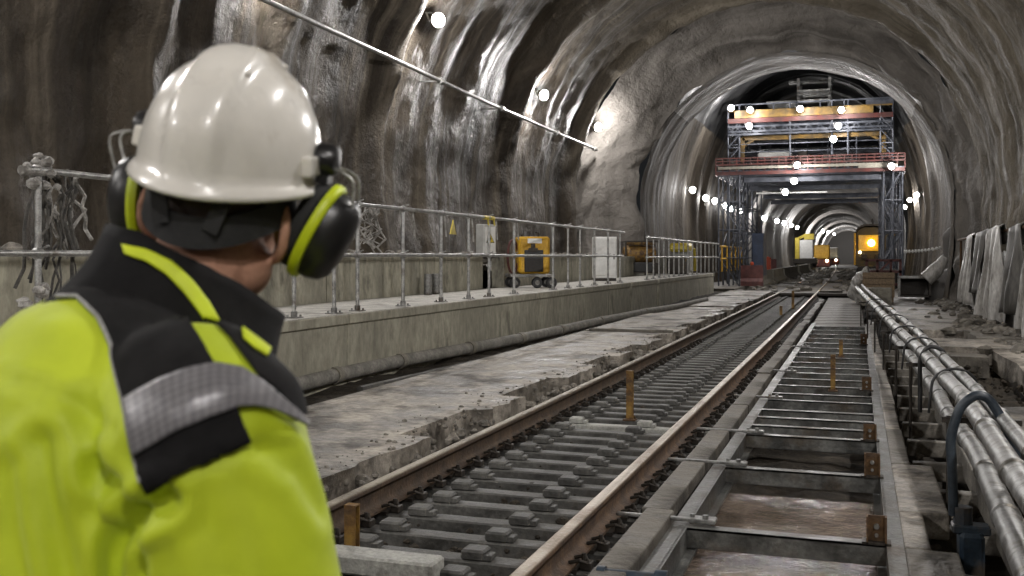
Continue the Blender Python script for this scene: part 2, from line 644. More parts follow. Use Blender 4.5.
vault(('wall_left', 'ceiling', 'wall_right'), -13, A_END, .115, ACX, ACZ, AR, AR, disp_near, (M['shotcrete'],) * 3, cuts=(2.3, 1.25))
RT = A_END + 1.9
BCX, BCZ, BR, BH = -2.2, 3.2, 5.2, 5.25
sm = lambda a, b: (lambda t: a + (b - a) * t)
vault(('trim_1', 'trim_2', 'trim_3'), A_END - .15, RT, .14, sm(ACX, BCX), sm(ACZ, BCZ), sm(AR + .12, BR), sm(AR + .12, BH), disp_ring, (M['shotcrete_ring'],) * 3)
B_END = RT + 3.6
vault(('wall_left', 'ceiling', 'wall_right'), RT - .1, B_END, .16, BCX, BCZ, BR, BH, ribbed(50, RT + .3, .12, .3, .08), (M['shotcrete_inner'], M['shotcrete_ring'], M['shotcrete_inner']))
C_END = 66
LAMP_MID = [to_vault(x, y, .35, BCX, BCZ, BR, BH) for x, y in ((692, 190), (705, 198), (714, 201), (724, 205), (731, 209), (740, 211))]
RIBC = [p.y - .7 for p in LAMP_MID] + [A_END + 13.5, A_END + 16.5]


def disp_mid(D, phi, x, z):
    s = phi * 5.2
    w = .2 * noise.noise(Vector((s * .4, 1, 7)))
    d = .08 * noise.fractal(Vector((s * .5, D * .9, 4)), 1.0, 2.0, 3)
    for r in RIBC:
        q = (D + w - r) / .35
        if abs(q) < 3:
            d += .3 * math.exp(-q * q)
    return d


vault(('wall_left', 'ceiling', 'wall_right'), B_END - .1, C_END, .2, BCX, BCZ, BR + .05, 7.3, disp_mid, (M['shotcrete_inner'], M['membrane_unlit'], M['shotcrete_inner']), da=.2, cuts=(2.55, .6))
FCX, FCZ, FR, FH = -2.35, 3.0, 5.15, 5.2
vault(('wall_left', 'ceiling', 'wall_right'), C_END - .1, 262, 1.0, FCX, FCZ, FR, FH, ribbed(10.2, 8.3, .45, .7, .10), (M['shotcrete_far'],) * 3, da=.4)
# headwall where the high chamber drops to the far bore, and a grey end wall standing in for distant haze
g = MB()
for i in range(40):
    a, b = PI * i / 40, PI * (i + 1) / 40
    pts = []
    for ph, R_, H_ in ((a, FR, FH), (b, FR, FH), (b, BR + .3, 7.6), (a, BR + .3, 7.6)):
        pts.append((FCX + R_ * math.cos(ph), C_END, FCZ + H_ * math.sin(ph)))
    g.add(pts, [(0, 1, 2, 3)])
    g.add([p + Vector((0, .4, 0)) for p in map(Vector, pts)], [(3, 2, 1, 0)])
struct(g.build('trim_4', M['membrane_unlit']))
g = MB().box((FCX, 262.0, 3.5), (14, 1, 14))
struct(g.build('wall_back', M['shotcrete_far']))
# the heading behind the photographer
g = MB().box((ACX, -13.4, 4), (15, .8, 14))
struct(g.build('wall_front', M['shotcrete_right']))


# ---------------------------------------------------------------- ground
def ground_z(x, y):
    n = noise.fractal(Vector((x * 2.1, y * 2.1, 3)), 1.0, 2.0, 4)
    if x < -4.75:
        z = -.03
    elif x < -3.35:
        z = -.25
    elif x < -1.2:
        z = -.30
    elif x < .35:
        z = -.62
    elif x < .95:
        z = -.48
    elif x < 2.0:
        z = -.34
    else:
        z = -.12
    return z + .09 * n


def heightfield(name, xs, ys, zf, m):
    g = MB()
    nx, ny = len(xs), len(ys)
    g.v = [Vector((x, y, zf(x, y))) for y in ys for x in xs]
    g.f = [(j * nx + i, j * nx + i + 1, (j + 1) * nx + i + 1, (j + 1) * nx + i) for j in range(ny - 1) for i in range(nx - 1)]
    return g.build(name, m, smooth=True, origin=(0, 0, 0))


xs = [-9.2 + .4 * i for i in range(11)] + [-4.85 + .13 * i for i in range(66)]
ys = [-13 + i * 1.0 for i in range(16)] + [3.1 + .14 * i for i in range(160)] + [25.6 + .5 * i for i in range(70)] + [62 + 4 * i for i in range(68)]
struct(heightfield('floor', xs, ys, lambda x, y: ground_z(x, y) if y < 42 else max(ground_z(x, y), -.3 + .06 * noise.noise(Vector((x, y, 0)))), M['mud']))


def wx(D):
    """the line drifts gently to the left in the distance"""
    return -1.05 * (D / 125) ** 2


# left slab: cast in bays, with pockets left open along the rail
POCKETS = [(3.5, 5.0), (6.95, 8.3), (9.25, 10.8), (12.3, 13.4), (14.2, 15.3), (16.6, 17.5), (19.4, 20.4), (22, 23), (25.4, 26.4), (29, 30)]
BAYS = [(-11, 17.85, .06), (17.95, 23.9, .07), (24.0, 27.6, .05), (27.72, 31.6, .08), (31.75, 35.8, .05), (35.95, 41, .07)]
for bi, (d0, d1, zt) in enumerate(BAYS):
    e = []
    d = d0
    rr = random.Random(bi)
    while d < d1:
        pk = [p for p in POCKETS if p[0] <= d < p[1]]
        if pk:
            e += [(-3.07, pk[0][0]), (-3.34, pk[0][0] + .02), (-3.31, pk[0][1] - .02), (-3.1, pk[0][1] + .1)]
            d = pk[0][1] + .25
        else:
            e.append((-3.09 + rr.uniform(-.06, .03), d))
            d += rr.uniform(.12, .3)
            nxt = [p for p in POCKETS if d - .3 < p[0] < d]
            if nxt:
                d = nxt[0][0]
    e.append((-3.08, d1))
    left = [(-4.78 + rr.uniform(-.02, .02), d1 - (d1 - d0) * k / 12) for k in range(13)]
    poly = [(x + wx(y), y) for x, y in e + left]
    g = MB()
    n = len(poly)
    g.v = [Vector((x, y, zt)) for x, y in poly] + [Vector((x, y, zt - .32)) for x, y in poly]
    g.f = [tuple(range(n)), tuple(range(2 * n - 1, n - 1, -1))] + [(i, n + i, n + (i + 1) % n, (i + 1) % n) for i in range(n)]
    struct(g.build('floor_slab', M['slab']))
# raised strips across the slab joint
g = MB()
g.bar((-4.7, 17.9, .085), (-3.15, 17.9, .085), .07, .05)
struct(g.build('floor_strip', M['slab_dark']))

# walkway, its upstand and the rough ledge behind
PX = -5.6
UPX = -7.2
for d0, d1 in ((-11, 10.2), (10.21, 17.3), (17.31, 25.25), (25.45, 28.95), (29.15, 41)):
    g = MB()
    for (x0, x1, z0, z1) in ((-7.25, PX + .045, -.5, .66), (-7.25, PX + .075, .66, .77)):
        g.box(((x0 + x1) / 2, (d0 + d1) / 2, (z0 + z1) / 2), (x1 - x0, d1 - d0, z1 - z0))
    struct(g.build('floor_walkway', [M['concrete_wall']], bevel=.012))
    g = MB().box(((-7.2 + PX + .065) / 2, (d0 + d1) / 2, .772), (PX + .06 + 7.2, d1 - d0 - .03, .012))
    struct(g.build('floor_walkway_top', [M['deck']]))
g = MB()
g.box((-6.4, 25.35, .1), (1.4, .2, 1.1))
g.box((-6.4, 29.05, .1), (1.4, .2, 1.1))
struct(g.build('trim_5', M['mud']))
for d0, d1 in ((-11, 9.4), (9.42, 12.6), (12.62, 15.8), (15.82, 18.9), (20.2, 24.6), (24.62, 29.0), (29.02, 34), (34.02, 41)):
    g = MB().box(((UPX - 7.5) / 2, (d0 + d1) / 2, 1.1), (.3, d1 - d0, .7))
    struct(g.build('wall_upstand', M['concrete_wall'], bevel=.012))
struct(heightfield('floor_ledge', [-9.3 + .12 * i for i in range(16)], [-11 + .16 * i for i in range(325)],
                   lambda x, y: 1.18 + .24 * max(-.2, noise.fractal(Vector((x * 1.6, y * 1.3, 8)), 1.0, 2.0, 4)) + .3 * max(0, (-8.2 - x)), M['slab_dark']))

# kerb blocks at the foot of the walkway wall
for d0, d1, x in ((-2, 7.3, -5.38), (7.35, 8.05, -5.36)):
    g = MB().box((x, (d0 + d1) / 2, .02), (.34, d1 - d0, .36))
    struct(g.build('floor_kerb', M['concrete'], bevel=.02))

# strip between the sleeper ends and the trough
for k in range(24):
    d0 = 1.5 + k * 1.5
    rr = random.Random(k)
    x = -1.15 + wx(d0 + .7)
    g = MB().box((x + rr.uniform(-.02, .02), d0 + .74, -.15 + rr.uniform(-.012, .012)), (.17, 1.47, .1), rz=rr.uniform(-.008, .008))
    struct(g.build('floor_edge_strip', M['slab_dark'], bevel=.012))
# slab strip on the right of the trough
for k, (d0, d1, xr) in enumerate(((-3, 5.7, .50), (5.72, 6.5, .37), (6.52, 8.0, .52), (8.02, 9.6, .37), (9.62, 11.2, .36), (11.22, 13, .37), (13.02, 15.2, .36), (15.22, 18, .37), (18.02, 21.5, .36), (21.52, 26, .36))):
    g = MB().box(((.235 + xr) / 2, (d0 + d1) / 2, -.20), (xr - .235, d1 - d0, .16))
    struct(g.build('floor_slab', M['slab'] if k % 3 else M['slab_dark'], bevel=.012))
# beam below the ducts
g = MB().box((.86, 10, -.22), (.15, 26, .2))
struct(g.build('floor_beam', M['slab_dark'], bevel=.015))
for k in range(16):
    d = 3.6 + k * 1.02
    g = MB().box((.62, d, -.30), (.40, .12, .14))
    struct(g.build('floor_crosspiece', M['slab_dark'], bevel=.01))
# right-hand ground, slab by slab
for k, (x0, x1, d0, d1, z) in enumerate(((1.95, 3.9, -4, 9.4, .05), (1.95, 3.9, 9.45, 16.6, .03), (1.15, 1.9, -4, 10.6, .0), (1.2, 1.8, 15.9, 16.6, -.03), (1.05, 3.9, 16.75, 18.5, .04),
                                         (1.9, 3.9, 18.6, 20.6, .06), (1.0, 2.5, 20.7, 24.2, .03), (2.55, 3.9, 20.7, 24.2, -.03), (.8, 3.9, 24.3, 30, .02), (.7, 3.9, 30.1, 40, .0))):
    rr = random.Random(k + 40)
    n = 7
    pl = [(x0 + (x1 - x0) * i / n, d0 + rr.uniform(-.05, .05)) for i in range(n)] + [(x1, d0 + (d1 - d0) * i / n) for i in range(n)] + \
         [(x1 - (x1 - x0) * i / n, d1 + rr.uniform(-.08, .08)) for i in range(n)] + [(x0 + rr.uniform(-.06, .06), d1 - (d1 - d0) * i / n) for i in range(n)]
    m = len(pl)
    g = MB()
    g.v = [Vector((x, y, z + .02 * noise.noise(Vector((x * 2, y * 2, 0))))) for x, y in pl] + [Vector((x, y, z - .3)) for x, y in pl]
    g.f = [tuple(range(m)), tuple(range(2 * m - 1, m - 1, -1))] + [(i, m + i, m + (i + 1) % m, (i + 1) % m) for i in range(m)]
    struct(g.build('floor_slab', M['slab'] if k in (1, 4, 6, 8) else M['slab_dark']))
M['far_bed'] = mat('far_bed', (.03, .026, .021), (.12, .108, .09), .35, .6, .9, bump=.8, bscale=3, detail=9, grime=.5, gscale=2)
# trackbed slabs beyond the gantry
for k, (x0, x1, d0, d1, z) in enumerate(((-4.6, 0.4, 42.3, 58, -.03), (-4.8, .3, 59, 95, -.05), (-5.2, -.2, 96, 180, -.05), (-7.3, -4.9, 42.5, 66, .1), (-7.3, -5.2, 66, 190, .3), (.8, 3, 41, 120, -.1))):
    g = MB().box(((x0 + x1) / 2, (d0 + d1) / 2, z - .2), (x1 - x0, d1 - d0, .4))
    struct(g.build('floor_slab', M['far_bed']))


# ---------------------------------------------------------------- muddy water standing in the trough
def water_mat():
    m = bpy.data.materials.new('muddy_water')
    m.use_nodes = True
    N, L = m.node_tree.nodes, m.node_tree.links
    bs = N['Principled BSDF']
    tc = N.new('ShaderNodeTexCoord')
    n1 = N.new('ShaderNodeTexNoise')
    n1.inputs['Scale'].default_value = 3
    n1.inputs['Detail'].default_value = 6
    L.new(tc.outputs['Object'], n1.inputs['Vector'])
    rp = N.new('ShaderNodeValToRGB')
    rp.color_ramp.elements[0].color = (.07, .052, .038, 1)
    rp.color_ramp.elements[1].color = (.17, .135, .108, 1)
    rp.color_ramp.elements[0].position, rp.color_ramp.elements[1].position = .35, .65
    L.new(n1.outputs['Fac'], rp.inputs['Fac'])
    L.new(rp.outputs[0], bs.inputs['Base Color'])
    bs.inputs['Roughness'].default_value = .07
    n2 = N.new('ShaderNodeTexNoise')
    n2.inputs['Scale'].default_value = 15
    n2.inputs['Detail'].default_value = 4
    n2.inputs['Roughness'].default_value = .66
    L.new(tc.outputs['Object'], n2.inputs['Vector'])
    bp = N.new('ShaderNodeBump')
    bp.inputs['Strength'].default_value = 1.0
    bp.inputs['Distance'].default_value = .024
    L.new(n2.outputs['Fac'], bp.inputs['Height'])
    L.new(bp.outputs[0], bs.inputs['Normal'])
    return m


M['water'] = water_mat()
struct(heightfield('water', [-.98 + .028 * i for i in range(42)], [3 + .028 * i for i in range(160)],
                   lambda x, y: -.305 + .012 * noise.fractal(Vector((x * 6, y * 6, 0)), 1.0, 2.0, 4) + .012 * noise.noise(Vector((x * 1.5, y * 1.5, 4))), M['water']))
# floor the photographer and the worker stand on
g = MB().box((-.45, -.2, -.235), (1.32, 6.4, .13))
struct(g.build('floor_slab', M['slab_dark'], bevel=.01))

# ================================================================= THE TRACK
RAILX = (-2.90, -1.45)


def rail_material(name, web, top, worn):
    """rusty rail whose running surface is rubbed bare (height above the foot, object space)"""
    m = mat(name, web[0], web[1], 7, .6, .85, bump=.4, bscale=30, c3=(.035, .022, .014), c3scale=4, c3lo=.5, c3hi=.68)
    N, L = m.node_tree.nodes, m.node_tree.links
    bs = N['Principled BSDF']
    src = bs.inputs['Base Color'].links[0].from_socket
    tc = N.new('ShaderNodeTexCoord')
    sp = N.new('ShaderNodeSeparateXYZ')
    L.new(tc.outputs['Object'], sp.inputs[0])
    mr = N.new('ShaderNodeMapRange')
    mr.inputs['From Min'].default_value = .158
    mr.inputs['From Max'].default_value = .168
    L.new(sp.outputs['Z'], mr.inputs['Value'])
    nz = N.new('ShaderNodeTexNoise')
    nz.inputs['Scale'].default_value = 3
    nz.inputs['Detail'].default_value = 8
    L.new(tc.outputs['Object'], nz.inputs['Vector'])
    cr = N.new('ShaderNodeValToRGB')
    cr.color_ramp.elements[0].color = (*top[0], 1)
    cr.color_ramp.elements[1].color = (*top[1], 1)
    cr.color_ramp.elements[0].position, cr.color_ramp.elements[1].position = .4, .6
    L.new(nz.outputs['Fac'], cr.inputs['Fac'])
    mx = N.new('ShaderNodeMixRGB')
    L.new(mr.outputs[0], mx.inputs['Fac'])
    L.new(src, mx.inputs['Color1'])
    L.new(cr.outputs[0], mx.inputs['Color2'])
    L.new(mx.outputs[0], bs.inputs['Base Color'])
    rr = N.new('ShaderNodeMapRange')
    rr.inputs['To Min'].default_value = .75
    rr.inputs['To Max'].default_value = worn
    L.new(mr.outputs[0], rr.inputs['Value'])
    L.new(rr.outputs[0], bs.inputs['Roughness'])
    mm = N.new('ShaderNodeMapRange')
    mm.inputs['To Max'].default_value = .6
    L.new(mr.outputs[0], mm.inputs['Value'])
    L.new(mm.outputs[0], bs.inputs['Metallic'])
    return m


M['rail_far'] = rail_material('rail_rust_dark', ((.04, .025, .015), (.08, .05, .028)), ((.13, .105, .07), (.24, .21, .155)), .5)
M['rail_near'] = rail_material('rail_rust_worn', ((.05, .028, .016), (.11, .064, .034)), ((.21, .16, .11), (.38, .33, .265)), .38)
PROFILE = [(-.072, 0), (.072, 0), (.072, .012), (.022, .028), (.010, .045), (.010, .118), (.020, .130), (.036, .138), (.037, .160), (.030, .168), (.018, .171),
           (-.018, .171), (-.030, .168), (-.037, .160), (-.036, .138), (-.020, .130), (-.010, .118), (-.010, .045), (-.022, .028), (-.072, .012)]
for x0, m, lab in ((RAILX[0], 'rail_far', 'dark rusty rail beside the broken slab edge, left one of the pair'),
                   (RAILX[1], 'rail_near', 'rusty rail with a brightly worn top, between the sleepers and the steel trough')):
    g = MB()
    rings = []
    ds = [2.4 + .8 * i for i in range(60)] + [50 + 4 * i for i in range(34)]
    for d in ds:
        rings.append([Vector((x0 + wx(d) + u, d, -.171 + v)) for u, v in PROFILE])
    g.loft(rings)
    o = g.build('rail', M[m], smooth=True, origin=(x0, 2.4, -.171), angle=50)
    tag(o, lab, 'rail', 'running rails')


# sleepers: a low beam, two raised chairs and the clips that hold the rails
def make_sleeper(name, m, label, group='sleepers under the rails', detailed=True, L0=-3.16, L1=-1.22):
    t = thing(name, (-2.16, 0, -.33), label, 'sleeper', group)
    g = MB().box((((L0 + L1) / 2) + 2.16, 0, .07), (L1 - L0, .135, .14), ch=.010)
    if not detailed:
        for X in (-2.60, -1.93):
            g.box((X + 2.16, 0, .165), (.13, .125, .06), ch=.01)
    g.build('beam', m, t, local=True)
    if detailed:
        for X in (-2.60, -1.93):
            g = MB().box((X + 2.16, 0, .168), (.135, .125, .06), ch=.012)
            g.box((X + 2.19, -.01, .160), (.15, .08, .03), ch=.003)
            g.build('chair_block', m, t, local=True)
        for X in RAILX:
            g = MB().box((X + 2.16, 0, .1475), (.2, .16, .02))
            g.build('rail_pad', M['clip'], t, local=True)
            for s in (-1, 1):
                x = X + 2.16
                g = MB()
                g.tube([(x + s * .055, -.05, .185), (x + s * .11, -.055, .20), (x + s * .15, -.02, .175), (x + s * .12, .03, .205), (x + s * .06, .04, .185)], .011, 6)
                g.box((x + s * .135, 0, .165), (.06, .07, .045), ch=.006)
                g.tube([(x + s * .12, 0, .16), (x + s * .12, 0, .225)], .012, 6)
                g.build('rail_clip', M['clip'], t, local=True)
    return t


SL = 'grey sleeper with chair blocks, one of the close row under both rusty rails'
proto = make_sleeper('sleeper', M['sleeper'], SL)
simple = make_sleeper('sleeper', M['sleeper'], SL, detailed=False)
pale = make_sleeper('sleeper', M['sleeper_pale'], 'pale clean sleeper beside the foot of the tall yellow gauge post', 'sleepers under the rails')
n_det = n_sim = 0
d = 3.9
k = 0
while d < 41.5:
    rr = random.Random(k)
    if k == 15:
        pale['set'] = 1
        o = pale
    elif d < 19:
        o = proto if n_det == 0 else copy_tree(proto)
        n_det += 1
    else:
        o = simple if n_sim == 0 else copy_tree(simple)
        n_sim += 1
    o.location = (-2.16 + wx(d) + rr.uniform(-.02, .02), d, -.33)
    o.rotation_euler.z = rr.uniform(-.006, .006)
    if o is not pale:
        n = k - 15
        if 0 > n >= -20:
            o['label'] = 'grey sleeper with chair blocks, %s one nearer than the pale clean sleeper' % ORD[-n - 1]
        elif 0 < n <= 20:
            o['label'] = 'grey sleeper with chair blocks, %s one beyond the pale clean sleeper' % ORD[n - 1]
        else:
            o['label'] = 'small grey sleeper in the far stretch of track, over twenty beyond the pale one'
    d += .365
    k += 1
del pale['set']
# loose pale planks lying over the sleepers in the nearest bay
t = at_z(395, 572, -.17)
g = MB().box((-2.28, 4.55, -.125), (.62, .17, .1), ch=.012)
tag(g.build('concrete_block', M['sleeper_pale'], origin=(-2.28, 4.55, -.18)), 'pale concrete block across the sleepers beside the short rusty yellow post', 'block')


# ---------------------------------------------------------------- steel trough frame
TRX0, TRX1 = -.94, .155
t = thing('steel_trough_frame', (-.4, 5.6, -.3), 'grey steel ladder frame of the drainage trough full of brown water', 'frame')
g = MB()
for (dx, w, z0, z1) in ((0, .018, -.27, -.13), (-.045, .085, -.145, -.130), (.035, .05, -.27, -.255)):
    g.box((TRX0 + dx, 13, (z0 + z1) / 2), (w, 23, z1 - z0))
g.box((TRX0 - .085, 13, -.16), (.012, 23, .05))
g.build('side_beam', M['steel'], t)
g = MB()
for (dx, w, z0, z1) in ((0, .018, -.27, -.13), (.04, .08, -.142, -.130), (-.03, .05, -.27, -.255)):
    g.box((TRX1 + dx, 13, (z0 + z1) / 2), (w, 23, z1 - z0))
g.build('side_beam', M['steel'], t)
CROSS = [3.9, 5.75, 7.5, 8.95, 9.45, 9.95, 10.45, 11.2, 11.75, 12.5, 13.2, 13.9, 14.6, 15.3, 16.1, 16.9, 17.8, 18.8, 19.9, 21, 22.2, 23.4]
for d in CROSS:
    g = MB()
    L_ = TRX1 - TRX0 - .02
    g.box(((TRX0 + TRX1) / 2, d, -.185), (L_, .015, .11))
    g.box(((TRX0 + TRX1) / 2, d + .035, -.135), (L_, .085, .014))
    g.box(((TRX0 + TRX1) / 2, d + .03, -.24), (L_, .06, .012))
    g.build('cross_beam', M['steel'], t)
# gusset straps that tie the frame to the sleepers
for i, d in enumerate((5.85, 7.55, 8.98, 11.25, 13.9, 17.8)):
    g = MB()
    g.box((-1.12, d, -.108), (.5 if i < 3 else .36, .04, .02), ch=.005)
    g.box((-.86, d + .02, -.11), (.16, .10, .025), ch=.005)
    g.tube([(-.84, d, -.11), (-.84, d, -.075)], .018, 8)
    g.tube([(-.92, d + .03, -.11), (-.92, d + .03, -.08)], .014, 8)
    g.build('tie_strap', M['galv_dark'], t)
# boards that close the trough further on
for k in range(14):
    d = 24.2 + 1.2 * k
    g = MB().box((-.4 + wx(d), d, -.2), (1.15, 1.12, .1), ch=.01)
    tag(g.build('cover_board', M['slab_dark'], bevel=0), 'dark board closing the trough, %s beyond its last steel cross beam' % ORD[k], 'board', 'cover boards over the far trough')


# ---------------------------------------------------------------- gauge posts and brackets
def gauge_post(px, py, top, z, label, name='gauge_post', m='yellow_rust', w=.055):
    p = at_z(px, py, z)
    Z = p.y * CS - p.x * SN
    h = (py - top) * Z / FPX
    t = thing(name, p, label, 'post', 'yellow gauge posts')
    g = MB()
    g.box((0, -.024, h / 2 + .0), (w, .007, h))
    g.box((0, .024, h / 2), (w, .007, h))
    g.box((0, 0, h / 2), (.008, .042, h))
    g.build('post', M[m], t, local=True)
    g = MB().box((0, 0, .006), (w * 1.9, .11, .012))
    for s in (-1, 1):
        g.tube([(s * w * .7, .02, .01), (s * w * .7, .02, .04)], .009, 6)
    g.build('base_plate', M['rust'], t, local=True)
    g = MB().box((0, 0, h), (w * 1.05, .056, .008))
    g.build('head_plate', M[m], t, local=True)


gauge_post(352, 559, 505, -.19, 'short rusty yellow post standing between the rails beside the sleeve of the yellow jacket', w=.065)
gauge_post(630, 420, 371, -.19, 'tall yellow post standing midway between the rails, nearest of those in open view', w=.065)
gauge_post(833, 391, 355, -.13, 'yellow post standing alone on the trough cross beams right of the worn rail')
gauge_post(793, 309, 291, -.17, 'orange yellow post between the rails near the far end of the sleepers', w=.075)
gauge_post(781, 317, 306, -.19, 'stubby yellow post between the far rails, in front of the orange yellow one', w=.07)
gauge_post(841, 357, 340, -.13, 'thin brownish post on the trough behind the lone yellow one')

for i, (px, py, top, lab) in enumerate(((876, 543, 515, 'rusty bracket on the right end of the cross beam between the two water cells'),
                                       (874, 477, 453, 'rusty bracket at the right edge of the dark empty trough cell, holding a bright bolt'),
                                       (873, 441, 424, 'rusty bracket on the cross beam just beyond the dark trough cell'),
                                       (871, 391, 377, 'small rusty bracket third up along the right edge of the trough'),
                                       (868, 345, 334, 'tiny rusty bracket where the far trough grows dim, right edge'))):
    p = at_z(px, py, -.13)
    p.x = TRX1 - .06
    Z = p.y * CS - p.x * SN
    h = (py - top) * Z / FPX
    t = thing('rail_bracket', p, lab, 'bracket', 'rusty brackets along the trough edge')
    g = MB()
    g.box((0, 0, h / 2), (.10, .010, h))
    g.box((-.048, -.02, h / 2), (.010, .05, h))
    g.box((.048, -.02, h / 2), (.010, .05, h))
    g.build('channel', M['rust'], t, local=True)
    g = MB().box((0, 0, .006), (.15, .09, .014))
    g.build('foot_plate', M['clip'], t, local=True)
    g = MB()
    g.tube([(0, -.03, h * .62), (0, 0, h * .62)], .014, 8)
    g.tube([(0, -.022, h * .3), (0, 0, h * .3)], .010, 8)
    for q in split_build(g, 'bolt', M['galv'], t, local=True):
        q['label'] = 'bright steel bolt'

# small blue pipe stubs by the rails (bottom of the view)
for (x, d, L_, lab) in ((-1.03, 4.72, .34, 'short blue pipe lying beside the worn rail at the near end of the trough'), (.62, 5.25, .28, 'short blue pipe stub joining the black hose beside the big duct')):
    g = MB()
    z = -.12 if x < 0 else -.16
    g.tube([(x - L_ / 2, d, z), (x + L_ / 2, d + .02, z)], .035, 12)
    g.tube([(x + L_ / 2 - .06, d + .02, z), (x + L_ / 2, d + .02, z)], .048, 12)
    g.tube([(x - L_ / 2, d, z), (x - L_ / 2 + .04, d, z)], .046, 12)
    tag(g.build('blue_pipe', M['blue_steel'], smooth=True), lab, 'pipe', 'blue pipe stubs')

# rubble broken out of the slab edge and the right-hand pits
for nm, area, n, zz, lab in (('rubble', (-3.38, -2.98, 3.4, 32), 900, -.10, 'broken concrete rubble lying between the slab edge and the dark rail'),
                             ('rubble', (.98, 1.95, 10.5, 17.5), 200, -.25, 'dark broken debris lying in the pit right of the ducts'),
                             ('rubble', (.40, .8, 3.6, 20), 130, -.42, 'dirt and stones lying in the trench left of the ducts')):
    g = MB()
    rr = random.Random(n)
    for i in range(n):
        x, y = rr.uniform(area[0], area[1]), area[2] + (area[3] - area[2]) * rr.random() ** 1.5
        g.rock((x + (wx(y) if x < 0 else 0), y, zz + rr.uniform(-.06, .09)), rr.uniform(.012, .03) + (.06 * rr.random() ** 5), i)
    tag(g.build(nm, M['rubble'] if n != 200 else M['mud']), lab, 'rubble', kind='stuff')

g = MB()
rr = random.Random(12)
for i in range(1500):
    y = 3.5 + 26 * rr.random() ** 1.6
    x = rr.uniform(-3.0, -1.2)
    g.rock((x + wx(y), y, -.25 + rr.uniform(-.03, .03)), .012 + .04 * rr.random() ** 3, i, n=6, m=4)
tag(g.build('gravel', M['mud']), 'dark grit and stones lying between the sleepers', 'gravel', kind='stuff')
g = MB()
for i in range(700):
    y = 3.5 + 30 * rr.random() ** 1.6
    g.rock((-3.1 - abs(rr.gauss(0, .22)) + wx(y), y, .062), .006 + .02 * rr.random() ** 4, i, n=6, m=4)
tag(g.build('rubble', M['rubble']), 'crumbs of concrete strewn on the slab edge left of the track', 'rubble', kind='stuff')

# ================================================================= FLOODLIGHTS
def add_point(parent, loc, energy, radius=.12, col=(1, .97, .95), local=True):
    l = bpy.data.lights.new('lamp_or_fill', 'POINT')
    l.energy = energy
    l.shadow_soft_size = radius
    l.color = col
    o = bpy.data.objects.new('lamp_or_fill', l)
    COL.objects.link(o)
    if parent is not None:
        o.parent = parent
    o.location = loc
    return o


def make_floodlight(size=.42):
    """faces local +X"""
    t = thing('floodlight', (0, 0, 0), None, None)
    s = size
    g = MB().lathe([(.08 * s, -.22 * s), (.30 * s, -.20 * s), (.36 * s, -.06 * s), (.37 * s, .10 * s), (.34 * s, .12 * s), (.02 * s, .12 * s)], (0, 0, 0), (1, 0, 0), 20)
    g.build('housing', M['clip'], t, local=True)
    g = MB().lathe([(.30 * s, 0), (.34 * s, .02 * s), (.30 * s, .06 * s), (.12 * s, .09 * s)], (.12 * s, 0, 0), (1, 0, 0), 18)
    g.build('lens', M['lamp_lens'], t, local=True, smooth=True)
    g = MB().bar((0, -.38 * s, -.1 * s), (-.5 * s, -.38 * s, .3 * s), .05 * s, .09 * s)
    g.bar((0, .38 * s, -.1 * s), (-.5 * s, .38 * s, .3 * s), .05 * s, .09 * s)
    g.bar((-.5 * s, -.42 * s, .3 * s), (-.5 * s, .42 * s, .3 * s), .09 * s, .05 * s)
    g.bar((-.5 * s, 0, .3 * s), (-1.1 * s, 0, .4 * s), .06 * s, .06 * s)
    g.build('bracket', M['galv_dark'], t, local=True)
    return t


FLOOD = make_floodlight()
FLOOD_USED = []


def floodlight(p, face, label, group, energy, scale=1.0, radius=.12, reach=.28, col=(1, .97, .95)):
    o = FLOOD if not FLOOD_USED else copy_tree(FLOOD)
    FLOOD_USED.append(1)
    if len(FLOOD_USED) > 1:
        for ch in list(o.children):
            if ch.type == 'LIGHT':
                bpy.data.objects.remove(ch)
    o.location = p
    f = Vector(face).normalized()
    o.rotation_euler = (0, -math.asin(f.z), math.atan2(f.y, f.x))
    o.scale = (scale,) * 3
    tag(o, label, 'lamp', group)
    add_point(o, (reach / scale, 0, 0), energy, radius, col)
    return o


LP = 1.0
for p, lab in zip(LAMP_NEAR, ('glaring floodlight high on the left wall, nearest one, above the wall pipe',
                              'glaring floodlight on the left wall, middle one of the three along the wall pipe',
                              'glaring floodlight on the left wall beside the far end of the wall pipe')):
    floodlight(p, (.75, -.62, -.22), lab, 'floodlights on the left wall', (480 if p.y < 30 else 320) * LP)
for i, p in enumerate(LAMP_MID):
    floodlight(p, (.6, -.8, -.1), 'white lamp on the left wall beyond the rough ring, %s from near end' % ORD[i], 'lamps on the left wall past the ring', 95 * LP, 1.0)
for i, (x, y) in enumerate(((764, 218), (776.5, 221), (784, 223), (791, 225.5), (797, 227.5), (822.7, 231), (828, 232), (834, 234))):
    p = to_vault(x, y, .85, FCX, FCZ, FR, FH)
    if p.y < C_END + 4:
        p.y = C_END + 5
    floodlight(p, (.5, -.85, -.1), 'distant white lamp on the left wall seen through the gantry, %s from the near end' % ORD[i], 'far lamps on the left wall', 260 * LP, 1.3 if i < 5 else 1.8, .3, .5)
for i, (x, y) in enumerate(((917, 195), (910, 200), (905, 207))):
    p = to_vault(x, y, .35, BCX, BCZ, BR, BH)
    floodlight(p, (-.4, -.9, -.1), 'white lamp on the right wall beside the gantry, %s' % ('nearest and highest of three', 'middle of three', 'farthest and lowest of three')[i], 'lamps on the right wall', 110 * LP, .8)
